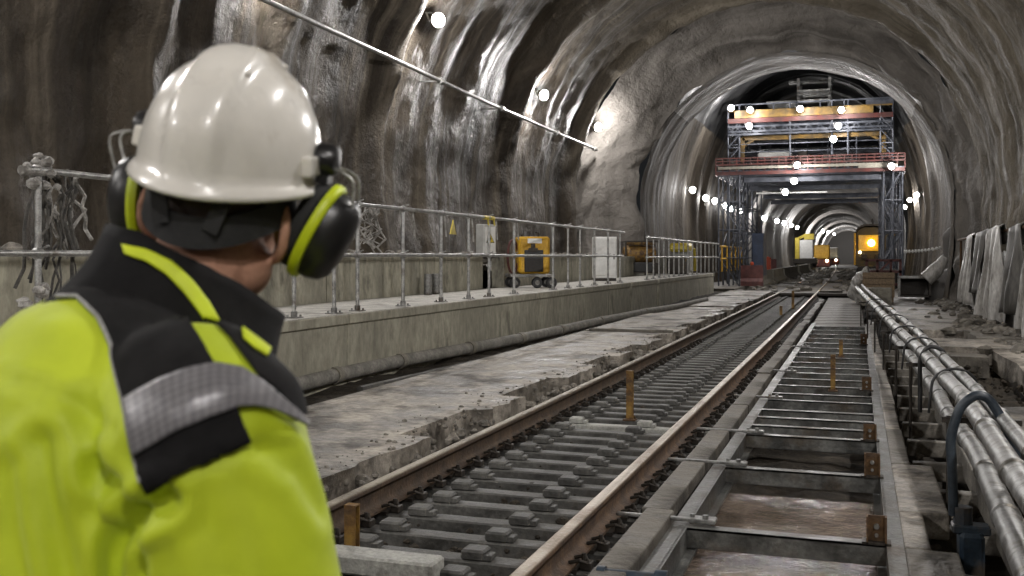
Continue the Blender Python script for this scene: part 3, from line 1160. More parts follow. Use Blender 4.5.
# row lamps behind and above the photographer; right-wall and far-bore fill is added
for p, e in (((-8.6, 13.2, 5.9), 420), ((-8.5, 5.5, 6.0), 480), ((-8.3, -1.5, 6.0), 600), ((-8.0, -8, 6.0), 600), ((2.8, -3.5, 5.8), 600), ((2.8, -9.0, 5.8), 500), ((2.8, 5, 5.9), 620), ((2.8, 14, 5.9), 700), ((-5.5, 112, 4.6), 500), ((-5.5, 150, 4.6), 900), ((-5.5, 190, 4.6), 1600), ((-4.5, 225, 4.6), 3000), ((-2, 252, 4.5), 700)):
    add_point(None, p, e * LP, .15)

for p, f, lab in (((-8.75, 13.2, 5.9), (.9, .0, -.3), 'floodlight on the left wall nearer than the three along the pipe, above the view'),
                  ((-8.65, 5.5, 6.0), (.9, .0, -.3), 'floodlight on the left wall high above the worker, outside the view'),
                  ((3.05, 5, 6.0), (-.9, 0, -.3), 'added fill floodlight on the right wall level with the trough, outside the view'),
                  ((3.05, 14, 6.0), (-.9, 0, -.3), 'added fill floodlight on the right wall before the hanging sheets, outside the view')):
    floodlight(p, f, lab, 'floodlights above the view', .5)  # the right-wall pair are added fixtures for the unseen fill lights
# ================================================================= LEFT WALL PIPE
a, b = to_vault(265, 0, .42), to_vault(597, 150, .42)
dirv = (b - a)
t = thing('wall_pipe', b, 'long thin grey pipe slung along the left wall under the floodlights', 'pipe')
MB().tube([a - dirv * .45, a, (a + b) / 2 + Vector((0, 0, -.05)), b], .042, 12).build('tube', M['galv'], t, smooth=True)
for f in (.33, .52, .76, .98):
    p = a + dirv * f + Vector((0, 0, -.05 * (1 - abs(2 * f - 1))))
    u = dirv.normalized()
    g = MB().tube([p - u * .09, p + u * .09], .075, 12)
    g.bar(p, p + Vector((-.6, 0, .02)), .03, .03)
    g.build('clamp', M['galv_dark'], t)

# ================================================================= HANDRAILS
HX = -5.70
TOPZ, MIDZ, DECKZ = 2.065, 1.455, .778


def handrail(label, px_posts, ends, top_z=TOPZ, mid_z=MIDZ, m='galv', r=.024, X=HX, name='handrail', plates=True, group='handrails on the walkway'):
    pts = [at_x(x, 257, X).y for x in px_posts]
    t = thing(name, (X, pts[0], DECKZ), label, 'handrail', group)
    for d in pts:
        g = MB().tube([(X, d, DECKZ), (X, d, top_z + .03)], r, 10)
        o = g.build('post', M[m], t, smooth=True)
        if plates:
            g = MB().box((X, d, DECKZ + .006), (.15, .15, .012))
            for sx in (-1, 1):
                g.tube([(X + sx * .05, d + .05 * sx, DECKZ), (X + sx * .05, d + .05 * sx, DECKZ + .035)], .012, 6)
            g.tube([(X, d, DECKZ), (X, d, DECKZ + .07)], r * 1.5, 10)
            g.build('base_plate', M['galv_dark'], o)
            for z in (top_z, mid_z):
                g = MB()
                g.box((X, d, z), (.075, .085, .085), ch=.018)
                g.tube([(X - .02, d + .035, z + .03), (X + .055, d + .05, z + .06)], .009, 6)
                g.build('coupler', M['galv'], o)
    for nm, z in (('top_rail', top_z), ('mid_rail', mid_z)):
        e0, e1 = ends[0] if nm == 'top_rail' else ends[-1]
        n = 8
        g = MB().tube([(X + .03, e0 + (e1 - e0) * i / n, z + .004 * math.sin(i * 2.1)) for i in range(n + 1)], r * 1.05, 10)
        g.build(nm, M[m], t, smooth=True)
    return t


yy = lambda x: at_x(x, 257, HX).y
H1 = handrail('galvanised tube handrail along the walkway edge, from behind the worker to the white cabinet',
              (-110, 38, 150, 230, 294, 334, 357.5, 403, 441, 468.5, 489, 514, 553, 568, 580, 594.5, 608, 620), ((yy(26), yy(623)), (yy(-160), yy(622))))
H2 = handrail('galvanised handrail with closely spaced posts, beyond the white cabinet, as far as the gantry foot',
              (647, 653.5, 659, 664, 669, 674, 679, 683.5, 688, 692.5, 697, 701, 705, 709, 713, 716), ((yy(646), yy(718)),), 1.99, 1.42)
handrail('yellow painted handrail at the far end of the walkway beside the scaffold', (722, 727, 731.5, 735.5, 739, 742), ((yy(720), yy(743)),), 1.9, 1.35, 'yellow', .035, plates=False)
# crusted scaffold coupler on the open end of the top rail
g = MB()
e = at_x(36, 172, HX)
for i in range(16):
    rr = random.Random(i)
    g.rock((HX + rr.uniform(-.08, .1), e.y + rr.uniform(-.10, .12), TOPZ + rr.uniform(-.13, .12)), rr.uniform(.03, .065), i)
g.tube([(HX + .02, e.y - .16, TOPZ - .01), (HX + .02, e.y + .1, TOPZ)], .034, 12)
o = g.build('crusted_coupler', M['dust_cable'], H1)
o['label'] = 'coupler crusted with dry concrete'
g = MB()
for i in range(7):
    rr = random.Random(i + 30)
    g.rock((HX + rr.uniform(-.06, .08), e.y + rr.uniform(-.08, .08), 1.12 + rr.uniform(-.09, .09)), rr.uniform(.03, .06), i)
g.build('crusted_coupler', M['dust_cable'], H1)


def bundle(name, x, d0, d1, z_top, z_bot, n, m, label, cat, r=(.006, .016), seed=0, wob=.06):
    rr = random.Random(seed)
    g = MB()
    for i in range(n):
        d = d0 + (d1 - d0) * rr.random()
        dd = rr.uniform(-.12, .22)
        L = rr.uniform(.55, 1.0)
        pts = [Vector((x + rr.uniform(-.05, .05), d, z_top + rr.uniform(-.03, .04)))]
        for k in range(1, 7):
            f = k / 6
            pts.append(Vector((x - .05 * f + wob * rr.uniform(-1, 1), d + dd * f + wob * rr.uniform(-1, 1) * .8, z_top + (z_bot - z_top) * f * L)))
        g.tube(pts, rr.uniform(*r), 6)
    return tag(g.build(name, M[m], smooth=True), label, cat)


d38 = yy(38)
bundle('cable_bundle', HX - .08, d38 + .05, d38 + .55, TOPZ, 1.05, 14, 'dark_cable', 'dark cables and strings hanging off the open end of the handrail left of the worker', 'cable', seed=3)
bundle('cable_bundle', HX - .1, d38 + .1, d38 + .5, TOPZ + .02, 1.35, 8, 'dust_cable', 'dusty pale strands hanging off the handrail left of the worker', 'cable', seed=5)
dd = at_x(384, 230, HX).y
bundle('dusty_netting', HX - .3, dd - .25, dd + .55, TOPZ + .03, 1.42, 16, 'dust_cable', 'tangle of dusty pale plastic strips hanging behind the handrail right of the ear muffs', 'netting', r=(.008, .02), seed=9, wob=.10)
rr = random.Random(4)
for i in range(5):
    y = dd + .9 + i * 1.1
    g = MB()
    g.tube([(HX - .02, y, TOPZ), (HX - .03, y + .06, TOPZ - .14), (HX - .02, y + .07, TOPZ - .32 - .2 * rr.random())], .012, 6)
    tag(g.build('tie_wire', M['dust_cable'], smooth=True), 'short dusty wire end dangling from the handrail top rail, %s right of the netting' % ORD[i], 'wire', 'wire ends on the handrail')
# yellow tape wrapped on the top rail
for x, lab in ((484, 'yellow tape wrapped round the handrail above the grey cabinet, left wrap'), (490, 'yellow tape wrapped round the handrail above the grey cabinet, right wrap')):
    g = MB()
    y = yy(x)
    g.tube([(HX + .03, y - .09, TOPZ), (HX + .03, y + .09, TOPZ)], .034, 10)
    g.tube([(HX + .06, y, TOPZ), (HX + .07, y + .03, TOPZ - .12)], .014, 6)
    tag(g.build('warning_tape', M['lemon'], smooth=True), lab, 'tape', 'tape on the handrail')

M['dusty_hose'] = mat('dusty_hose', (.12, .115, .10), (.24, .23, .205), 5, .7, .9, bump=.3, bscale=30)
# pipe lying along the foot of the walkway wall
pts = [at_z(x, y, .10) for x, y in ((285, 388), (335, 375.5), (400, 361), (470, 348), (520, 338.5), (560, 330), (600, 321), (645, 312), (676, 307), (706, 300))]
t = thing('drain_hose', pts[0], 'grey drain hose lying along the foot of the walkway wall', 'hose')
MB().tube(pts, .085, 12).build('tube', M['dusty_hose'], t, smooth=True)
g = MB()
for i in range(1, 8):
    q = (pts[i] - pts[i - 1]).normalized()
    g.tube([pts[i] - q * .06, pts[i] + q * .06], .10, 12)
split_build(g, 'joint_ring', M['concrete'], t, smooth=True)
pts = [at_z(x, y, -.02) for x, y in ((360, 390), (420, 376), (480, 362), (540, 345), (590, 331))]
tag(MB().tube(pts, .045, 8).build('cable', M['dark_cable'], smooth=True), 'dark cable lying in the gap between the walkway hose and the slab', 'cable')

# ================================================================= THINGS ON THE WALKWAY
# grey cabinet with a yellow warning triangle, on the ledge
p = at_x(486, 253, -7.36)
w, h, dp = .34, .66, .26
t = thing('electrical_cabinet', (p.x, p.y, 1.45), 'small pale grey electrical cabinet with a yellow triangle on the upstand wall', 'cabinet')
rot = Matrix.Rotation(-.5, 3, 'Z')
face = lambda u, v, k: Vector((p.x, p.y, 1.45)) + rot @ Vector((dp / 2 + k, u, v))
g = MB().box((p.x, p.y, 1.45 + h / 2), (dp, w, h), rot=rot, ch=.012)
g.build('body', M['grey_paint'], t)
g = MB()
g.add([face(-w * .42, .06, .006), face(w * .42, .06, .006), face(w * .42, h - .05, .006), face(-w * .42, h - .05, .006),
       face(-w * .42, .06, -.01), face(w * .42, .06, -.01), face(w * .42, h - .05, -.01), face(-w * .42, h - .05, -.01)],
      [(0, 1, 2, 3), (7, 6, 5, 4), (0, 4, 5, 1), (1, 5, 6, 2), (2, 6, 7, 3), (3, 7, 4, 0)])
dr = g.build('door', M['white'], t)


def tri(u0, v0, s, k, th=.004):
    q = [(u0 - s, v0 - s * .6), (u0 + s, v0 - s * .6), (u0, v0 + s * 1.1)]
    gg = MB()
    gg.add([face(u, v, k + th) for u, v in q] + [face(u, v, k) for u, v in q], [(0, 1, 2), (5, 4, 3), (0, 3, 4, 1), (1, 4, 5, 2), (2, 5, 3, 0)])
    return gg


tri(0, h * .52, .115, .007).build('warning_sign', M['black'], dr)['label'] = 'black border of the yellow triangle sign'
tri(0, h * .52, .092, .012).build('warning_sign', M['lemon'], dr)['label'] = 'yellow triangle'
g = MB()
bolt = [(.012, .06), (-.022, .01), (-.002, .01), (-.012, -.035), (.024, .022), (.004, .022)]
g.add([face(u, h * .52 + v, .0185) for u, v in bolt] + [face(u, h * .52 + v, .015) for u, v in bolt],
      [(0, 1, 2, 4, 5), (2, 3, 4), (11, 10, 8, 7, 6), (10, 9, 8)] + [(i, 6 + i, 6 + (i + 1) % 6, (i + 1) % 6) for i in range(6)])
g.build('warning_sign', M['black'], dr)['label'] = 'black lightning bolt on the yellow triangle'
# a yellow triangle board further left, behind the rail
q = at_x(453, 228, -8.2)
g = MB()
for k, (s, mm) in enumerate(((.17, 'lemon'),)):
    tr = [(-s, -s * .8), (s, -s * .8), (0, s)]
    g.add([q + Vector((.01, u, v)) for u, v in tr] + [q + Vector((-.01, u, v)) for u, v in tr], [(0, 1, 2), (5, 4, 3), (0, 3, 4, 1), (1, 4, 5, 2), (2, 5, 3, 0)])
o = g.build('warning_board', M['lemon'])
tag(o, 'faded yellow triangular board hanging on the wall left of the grey cabinet', 'sign')

# yellow compressor on wheels
p = at_x(532, 257, -6.54)
p.z = DECKZ
t = thing('compressor', p, 'yellow wheeled compressor with a dark front panel, standing on the walkway behind the handrail', 'compressor')
W, Hh, Dp = .66, .78, .62
R_ = Matrix.Rotation(.5, 3, 'Z')
loc = lambda x, y, z: p + R_ @ Vector((x, y, z))
RM = R_
g = MB().box(loc(0, 0, .30 + Hh / 2), (W, Dp, Hh), rot=RM, ch=.04)
g.build('body', M['yellow'], t, bevel=.01)
g = MB().box(loc(-.02, -Dp / 2 - .01, .30 + .27), (.40, .03, .46), rot=RM, ch=.012)
fp = g.build('front_panel', M['black'], t)
g = MB()
for k in range(5):
    g.box(loc(-.02, -Dp / 2 - .03, .40 + k * .05), (.34, .02, .018), rot=RM)
g.build('grille', M['clip'], fp)
g = MB().box(loc(-.04, -Dp / 2 - .03, .80), (.20, .03, .08), rot=RM, ch=.01)
g.box(loc(-.04, -Dp / 2 - .02, .88), (.09, .03, .10), rot=RM, ch=.01)
g.build('control_box', M['clip'], fp)
g = MB().box(loc(.0, -Dp / 2 - .005, .99), (.3, .015, .10), rot=RM)
g.build('name_plate', M['white'], t)['label'] = 'pale plate above the dark panel'
g = MB().box(loc(-.05, 0, .26), (.95, .72, .06), rot=RM, ch=.01)
g.bar(loc(-.5, -.3, .29), loc(-.5, .3, .29), .03, .03)
g.build('chassis', M['galv_dark'], t)
for (x, y) in ((-.42, -.3), (.05, -.3), (.36, -.3), (.36, .3), (-.42, .3)):
    c = loc(x, y, .115)
    ax = R_ @ Vector((0, 1, 0))
    g = MB().lathe([(.03, -.05), (.10, -.05), (.115, -.03), (.115, .03), (.10, .05), (.03, .05)], c, ax, 18)
    wh = g.build('wheel', M['black'], t, smooth=True)
    MB().lathe([(.045, -.056), (.055, -.05), (.055, .05), (.045, .056)], c, ax, 12).build('hub', M['galv_dark'], wh)
g = MB()
for k in range(6):
    c = loc(-.42, -.02 + .03 * k - .09, .66)
    g.tube([c + Matrix.Rotation(.5, 3, 'Z') @ Vector((.11 * math.cos(a), 0, .36 * math.sin(a))) for a in [2 * PI * i / 18 for i in range(18)]], .014, 6, closed=True)
g.build('hose_coil', M['red'], t, smooth=True)
g = MB().tube([loc(.12, -.1, 1.08), loc(.12, -.1, 1.16), loc(.05, -.1, 1.18)], .02, 8)
g.tube([loc(-.2, .1, 1.08), loc(-.2, .1, 1.13)], .03, 8)
g.build('exhaust', M['clip'], t)

# white cabinet
p = at_z(605.5, 281, DECKZ)
t = thing('equipment_cabinet', p, 'tall white steel cabinet standing on the walkway at the end of the first handrail', 'cabinet')
R_ = Matrix.Rotation(.38, 3, 'Z')
loc = lambda x, y, z: p + R_ @ Vector((x, y, z))
MB().box(loc(0, .2, .64), (.62, .5, 1.12), rot=R_, ch=.015).build('body', M['white'], t)
MB().box(loc(0, -.06, .66), (.56, .025, 1.02), rot=R_, ch=.008).build('door', M['white'], t)
g = MB().box(loc(.22, -.08, .66), (.03, .03, .14), rot=R_, ch=.006)
g.build('handle', M['clip'], t)
g = MB()
for k in range(4):
    g.box(loc(.316, .2, .9 + k * .05), (.012, .3, .015), rot=R_)
g.build('vent', M['clip'], t)
MB().box(loc(0, .2, .04), (.58, .46, .08), rot=R_).build('plinth', M['clip'], t)

# yellow brown pump unit past the cabinet
p = at_z(641, 276, DECKZ)
t = thing('pump_unit', p, 'dirty yellow pump unit with a round tank and dark frame, right of the white cabinet', 'machine')
R_ = Matrix.Rotation(.4, 3, 'Z')
loc = lambda x, y, z: p + R_ @ Vector((x, y, z))
MB().lathe([(.05, -.62), (.22, -.6), (.30, -.5), (.30, .4), (.22, .5), (.05, .52)], loc(0, .1, .75), R_ @ Vector((1, 0, 0)), 20).build('tank', M['yellow_rust'], t, smooth=True)
g = MB()
for x in (-.58, .58):
    for y in (-.3, .45):
        g.bar(loc(x, y, 0), loc(x, y, 1.2), .05, .05, up=(0, 1, 0))
for y in (-.3, .45):
    for z in (.12, 1.18):
        g.bar(loc(-.6, y, z), loc(.6, y, z), .05, .05)
g.build('frame', M['clip'], t)
MB().box(loc(-.1, -.05, .30), (.9, .6, .34), rot=R_, ch=.04).build('engine', M['black'], t)
MB().box(loc(0, .05, 1.12), (.9, .5, .12), rot=R_, ch=.03).build('cover', M['yellow_rust'], t)
g = MB().lathe([(.03, -.05), (.16, -.05), (.16, .05), (.03, .05)], loc(.45, -.36, .3), R_ @ Vector((0, 1, 0)), 16)
g.build('flywheel', M['clip'], t)


def sheet(name, P, m, th=.012, smooth=True):
    """P: grid of points -> thin sheet with real thickness"""
    nu, nv = len(P), len(P[0])
    g = MB()
    g.v = [Vector(q) for row in P for q in row]
    g.f = [(i * nv + j, i * nv + j + 1, (i + 1) * nv + j + 1, (i + 1) * nv + j) for i in range(nu - 1) for j in range(nv - 1)]
    o = g.build(name, m, smooth=smooth, angle=80)
    s = o.modifiers.new('thickness', 'SOLIDIFY')
    s.thickness = th
    return o


# yellow and cream covers on the stacked goods behind the second handrail
p = at_x(683, 257, -6.5)
p.z = DECKZ
t = thing('covered_pallet', p, 'bulky goods under a cream sheet with a bright yellow cover, behind the close-set handrail', 'pallet')
g = MB().box((p.x, p.y, DECKZ + .5), (.7, 1.2, .9), ch=.08)
g.build('cream_sheet', M['grey_paint'], t)
g = MB().box((p.x - .02, p.y - .3, DECKZ + 1.02), (.78, 1.3, .34), ch=.1)
g.bar((p.x + .38, p.y + .3, DECKZ + 1.0), (p.x + .40, p.y + .45, DECKZ + .1), .12, .05)
g.build('yellow_cover', M['lemon'], t)
MB().box((p.x, p.y - 1.3, DECKZ + .35), (.7, .8, .7), ch=.05).build('dark_crate', M['clip'], t)

# two short pipe ends standing by the upstand
for x, lab in ((428, 'short grey pipe end standing on the walkway by the upstand, left one of two'), (436, 'short grey pipe end standing on the walkway by the upstand, right one of two')):
    q = at_x(x, 290, -7.0)
    g = MB().lathe([(.07, 0), (.07, .36), (.055, .36), (.055, .02)], (q.x, q.y, DECKZ), n=16)
    tag(g.build('pipe_end', M['galv_dark'], smooth=True), lab, 'pipe', 'pipe ends on the walkway')
# rubble and mud heaps on the ledge
g = MB()
rr = random.Random(77)
for i in range(420):
    y = rr.uniform(3, 36)
    g.rock((rr.uniform(-8.3, -7.3), y, 1.42 + rr.uniform(-.12, .08)), rr.uniform(.03, .15), i, flat=.6)
tag(g.build('rubble', M['rubble']), 'rubble heaped on the ledge behind the walkway upstand', 'rubble', kind='stuff')

# ================================================================= DUCTS ON THE RIGHT
def smooth_path(pts, n=6):
    out = []
    for i in range(len(pts) - 1):
        p0, p1, p2, p3 = pts[max(i - 1, 0)], pts[i], pts[i + 1], pts[min(i + 2, len(pts) - 1)]
        for k in range(n):
            t = k / n
            out.append(.5 * ((2 * p1) + (p2 - p0) * t + (2 * p0 - 5 * p1 + 4 * p2 - p3) * t * t + (3 * p1 - p0 - 3 * p2 + p3) * t ** 3))
    return out + [pts[-1]]


def duct(name, px, z, r, m, label, group='steel ducts on the right'):
    pts = [at_z(x, y, z) for x, y in px]
    d = (pts[-1] - pts[-2]).normalized()
    pts.append(pts[-1] + d * 2.5)
    path = smooth_path(pts, 5)
    t = thing(name, path[len(path) // 2], label, 'duct', group)
    MB().tube(path, r, 18).build('tube', M[m], t, smooth=True)
    L = 0
    nxt = .4
    for i in range(1, len(path)):
        seg = path[i] - path[i - 1]
        while L + seg.length > nxt:
            c = path[i - 1] + seg * ((nxt - L) / seg.length)
            u = seg.normalized()
            if c.y < 26:
                MB().tube([c - u * .022, c - u * .012, c + u * .012, c + u * .022], [r + .001, r + .010, r + .010, r + .001], 18).build('joint_band', M['duct'], t, smooth=True)
            nxt += 1.15
        L += seg.length
    return path


PA = duct('steel_duct', ((857, 288), (862, 293.5), (872, 303.5), (896, 328), (921, 351), (946, 379), (970, 405), (1008, 463), (1026, 490)), .5, .056, 'duct', 'shiny round steel duct on stands, upper left one of the bundle')
PB = duct('steel_duct', ((862, 285), (868, 291), (880, 301), (908, 324), (936, 350), (978, 392), (1010, 427), (1026, 446)), .52, .040, 'duct', 'thinner grey duct lying against the right side of the shiny duct')
PC = duct('steel_duct', ((893, 337), (915, 362), (935, 389), (948, 413), (976, 452), (998, 499), (1018, 546)), .12, .064, 'duct', 'dull grey duct running low under the shiny one')


def path_at(path, D):
    for i in range(1, len(path)):
        a, b = path[i - 1], path[i]
        if (a.y - D) * (b.y - D) <= 0 and a.y != b.y:
            return a + (b - a) * ((D - a.y) / (b.y - a.y))
    return path[0].copy()


for i, D in enumerate((6.9, 10.3, 12.2, 14.6, 17.2, 20.2, 24.0)):
    a = path_at(PA, D)
    t = thing('duct_stand', (a.x + .06, D, -.42), 'thin dark steel stand under the ducts, %s counted from the near end' % ORD[i], 'stand', 'stands under the ducts')
    for x in (-.12, .24):
        g = MB().tube([(a.x + x, D, -.45), (a.x + x, D, .42)], .014, 8)
        g.build('upright', M['clip'], t)
    g = MB().bar((a.x - .16, D, .395), (a.x + .30, D, .395), .04, .035)
    g.build('crossbar', M['clip'], t)
for i, D in enumerate((8.3, 11.4, 13.3, 15.8, 18.6, 21.5)):
    a, b = path_at(PA, D), path_at(PB, D)
    c = (a + b) / 2
    w = (b.x - a.x) / 2 + .10
    pts = [Vector((c.x + w * 1.02 * math.cos(t_), D - .03 + .05 * math.cos(t_), .44 + .138 * math.sin(t_))) for t_ in [PI * k / 12 for k in range(13)]]
    pts = [pts[0] + Vector((.02, 0, -.25))] + pts + [pts[-1] + Vector((-.02, 0, -.2))]
    tag(MB().tube(pts, .011, 8).build('rubber_strap', M['black'], smooth=True), 'thin black strap looped over the ducts, %s behind the big black hose' % ORD[i], 'strap', 'straps over the ducts')


def arch(px, D, r, label, m):
    pts = smooth_path([at_d(x, y, D) for x, y in px], 6)
    return tag(MB().tube(pts, r, 14).build('hose', M[m], smooth=True), label, 'hose', 'hoses arching over the ducts')


arch(((953.5, 515), (953, 495), (952, 463), (950.6, 444), (953.5, 426.5), (961, 407), (975, 396), (987, 398), (997, 411), (1006.5, 428.5), (1014, 447), (1018, 470)), 6.15, .027, 'thick blue black hose arching over the ducts at the right edge', 'hose')
arch(((920, 412), (920, 390), (920, 365), (922, 355), (929, 347), (940, 349), (948, 359), (953, 372)), 10.0, .020, 'black hose arching over the ducts, second behind the thick one', 'black')
g = MB().box((.60, 6.15, -.24), (.13, .2, .26), ch=.02)
g.box((.60, 6.15, -.1), (.2, .12, .05), ch=.01)
g.tube([(.56, 6.15, -.12), (.56, 6.15, .02)], .05, 12)
tag(g.build('valve', M['blue_steel']), 'dark blue valve block at the foot of the thick hose', 'valve')

# ================================================================= SHEETS ON THE RIGHT WALL
SX = 2.92
t = thing('sheet_rail', (SX, 17, 0), 'rusty rail on posts that carries the sheets along the right wall', 'rail')
MB().tube([(SX, 16, 2.0), (SX, 33.5, 1.95)], .04, 10).build('rail', M['rust'], t)
for d in (17.0, 19.4, 24.4, 28.2, 33):
    MB().tube([(SX + .03, d, -.1), (SX + .03, d, 1.98)], .035, 8).build('post', M['rust'], t)


def drape(d0, d1, z0, z1, m, label, seed, cat='sheet', x=SX, fold=.10, name='plastic_sheet', group='sheets hung along the right wall', over=True):
    n = max(10, int((d1 - d0) / .09))
    rows = []
    rr = random.Random(seed)
    ph = rr.random() * 6
    for j in range(15):
        f = j / 14
        row = []
        for i in range(n + 1):
            u = i / n
            d = d0 + (d1 - d0) * (u if f > .02 else u)
            nar = 1 - .35 * (1 - f) if over else 1
            d = (d0 + d1) / 2 + (d - (d0 + d1) / 2) * nar
            fo = fold * (.4 + .8 * f) * (math.sin(d * 7.0 + ph + 1.2 * noise.noise(Vector((d, f * 2, seed)))) + .6 * noise.noise(Vector((d * 3, f * 2.0, seed))))
            z = z0 + (z1 - z0) * (1 - f) + .06 * noise.noise(Vector((d * 2, 0, seed))) * (1 if f in (0, 1) else 0)
            row.append((x - .07 - .12 * f + fo, d, z))
        rows.append(row)
    if over:
        first = [(x + .10, q[1], q[2] - .35) for q in rows[0]]
        top = [(x + .01, q[1], q[2] + .06) for q in rows[0]]
        rows = [first, top] + rows
    o = sheet(name, rows, M[m])
    return tag(o, label, cat, group)


drape(16.2, 33.2, -.12, 1.55, 'plastic', 'long dusty grey sheet skirting the foot of the right wall behind the hanging strips', 1, x=SX + .26, fold=.06, over=False)
drape(28.2, 30.6, .2, 2.0, 'plastic', 'pale hanging sheet at the far end of the row on the right wall', 2)
drape(25.4, 28.0, .55, 2.02, 'dark_sheet', 'dark hanging sheet between the far pale one and the whitest one', 3)
drape(22.3, 25.2, .0, 2.06, 'plastic', 'whitest hanging sheet, bunched over the rail in the middle of the row', 4, x=SX - .05, fold=.14)
drape(20.2, 22.2, .35, 2.02, 'dark_sheet', 'dark hanging sheet just nearer than the whitest one', 5)
drape(17.2, 20.0, -.05, 1.9, 'plastic', 'pale hanging sheet at the right edge of the view', 6)
g = MB()
rr = random.Random(5)
for i in range(260):
    g.rock((SX - .2 - abs(rr.gauss(0, .38)), rr.uniform(15, 34), rr.uniform(-.02, .10)), rr.uniform(.04, .16), i, flat=.55)
tag(g.build('rubble', M['slab_dark']), 'lumps of dried concrete along the foot of the hanging sheets', 'rubble', kind='stuff')

# rough mass of sprayed concrete behind the sheets
g = MB()
for i, (x, y, z, r) in enumerate(((3.5, 37.2, .6, 1.0), (3.3, 36.2, .2, .9), (3.7, 36.6, 1.7, .9), (3.9, 35.8, 2.8, .9))):
    g.rock((x, y, z), r, i + 3, n=28, m=20, flat=1.1)
struct(g.build('wall_bulge', M['shotcrete_far'], smooth=True))

# ================================================================= THE GANTRY
GD0, GD1 = 46.0, 57.0
gx = lambda px, D=GD0: at_d(px, 257, D).x
gz = lambda py, D=GD0, x=-2: CAMZ + (YH - py) * (D * CS - x * SN) / FPX
t = thing('work_gantry', (-2.1, GD0, -.1), 'tall scaffold gantry with lit red and yellow decks filling the tunnel bore', 'gantry')
M['gantry_red'] = mat('gantry_red', (.085, .02, .016), (.045, .017, .014), 3, .5, .7)
M['gantry_yellow'] = mat('gantry_yellow', (.19, .11, .022), (.07, .045, .016), 3, .45, .6)
M['gantry_blue'] = mat('gantry_steel', (.03, .034, .045), (.085, .09, .105), 3, .45, .6, metal=.4)
XL, XR = gx(716), gx(905)
UL, UR = gx(728), gx(893)
# lower deck
z0, z1 = gz(171), gz(162)
g = MB().box(((XL + XR) / 2, (GD0 + GD1) / 2, z0 + .06), (XR - XL, GD1 - GD0, .10))
for k in range(12):
    g.box(((XL + XR) / 2, GD0 + .5 + k * .9, z0 - .06), (XR - XL, .14, .16))
g.build('lower_deck', M['gantry_blue'], t)
g = MB()
g.box(((XL + XR) / 2, GD0 - .03, z0 - .02), (XR - XL, .06, .15))
g.box(((XL + XR) / 2, GD0 - .03, z1 - .02), (XR - XL, .05, .07))
g.box((XL, (GD0 + GD1) / 2, z0), (.06, GD1 - GD0, .24))
g.box((XR, (GD0 + GD1) / 2, z0), (.06, GD1 - GD0, .24))
g.build('red_fascia', M['gantry_red'], t)
g = MB()
zt = gz(156)
n = 26
for k in range(n + 1):
    x = XL + (XR - XL) * k / n
    g.box((x, GD0 - .02, (z0 + zt) / 2), (.045, .045, zt - z0))
for z in (zt, (z1 + zt) / 2):
    g.box(((XL + XR) / 2, GD0 - .02, z), (XR - XL, .05, .05))
g.build('lower_guardrail', M['gantry_red'], t)
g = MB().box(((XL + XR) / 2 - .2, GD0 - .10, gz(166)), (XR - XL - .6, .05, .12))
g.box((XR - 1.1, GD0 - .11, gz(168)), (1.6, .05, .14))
g.build('lit_deck_board', M['concrete'], t)  # pale board stands in for the lit deck between the red rails
# upper deck
u0, u1, ut = gz(119), gz(108), gz(101.5)
g = MB().box(((UL + UR) / 2, (GD0 + GD1) / 2, u0), (UR - UL, GD1 - GD0, .10))
for k in range(12):
    g.box(((UL + UR) / 2, GD0 + .5 + k * .9, u0 - .14), (UR - UL, .14, .18))
g.build('upper_deck', M['gantry_blue'], t)
g = MB().box(((UL + UR) / 2 - .25, GD0 - .04, gz(112)), (UR - UL - 1.1, .07, .30))
g.box(((UL + UR) / 2, GD0 - .02, gz(108)), (UR - UL, .05, .06))
g.build('yellow_fascia', M['gantry_yellow'], t)
MB().box(((UL + UR) / 2, GD0 - .03, gz(118)), (UR - UL, .06, .20)).build('red_fascia', M['gantry_red'], t)
g = MB()
for k in range(8):
    x = UL + (UR - UL) * k / 7
    g.box((x, GD0 - .02, (u0 + ut) / 2), (.05, .05, ut - u0))
g.box(((UL + UR) / 2, GD0 - .02, ut), (UR - UL, .05, .06))
g.box((UR - .55, GD0 - .02, gz(105)), (1.1, .04, .22))
g.build('upper_guardrail', M['gantry_blue'], t)
# trusses between the decks
g = MB()
for z in (gz(124), gz(129), gz(132)):
    g.box(((UL + UR) / 2, GD0, z), (UR - UL, .08, .08))
for k in range(14):
    x = UL + (UR - UL) * k / 14
    g.bar((x, GD0, gz(124)), (x + (UR - UL) / 28, GD0, gz(132)), .05, .05, up=(0, 1, 0))
    g.bar((x + (UR - UL) / 28, GD0, gz(132)), (x + (UR - UL) / 14, GD0, gz(124)), .05, .05, up=(0, 1, 0))
for d in (GD0 + 3.5, GD0 + 7):
    g.box(((UL + UR) / 2, d, gz(128)), (UR - UL, .1, .3))
    g.box(((UL + UR) / 2, d, gz(145)), (UR - UL, .1, .15))
g.build('truss', M['gantry_blue'], t)
g = MB()
YL, YR = gx(742), gx(884)
g.box(((YL + YR) / 2, GD0 + .3, gz(135.5)), (YR - YL, .16, .18))
for x in (YL, YR):
    g.box((x, GD0 + .3, gz(147)), (.18, .16, gz(135) - gz(160)))
    g.bar((x, GD0 + .3, gz(143)), (x + (.6 if x < -3 else -.6), GD0 + .3, gz(136)), .1, .1, up=(0, 1, 0))
g.build('yellow_portal', M['gantry_yellow'], t)
g = MB()
for x in (UL, UL + .5, UR - .5, UR, gx(790), gx(832), gx(848)):
    g.tube([(x, GD0 + .05, z0), (x, GD0 + .05, ut)], .045, 6)
    g.tube([(x, GD0 + 3.5, z0), (x, GD0 + 3.5, u0)], .045, 6)
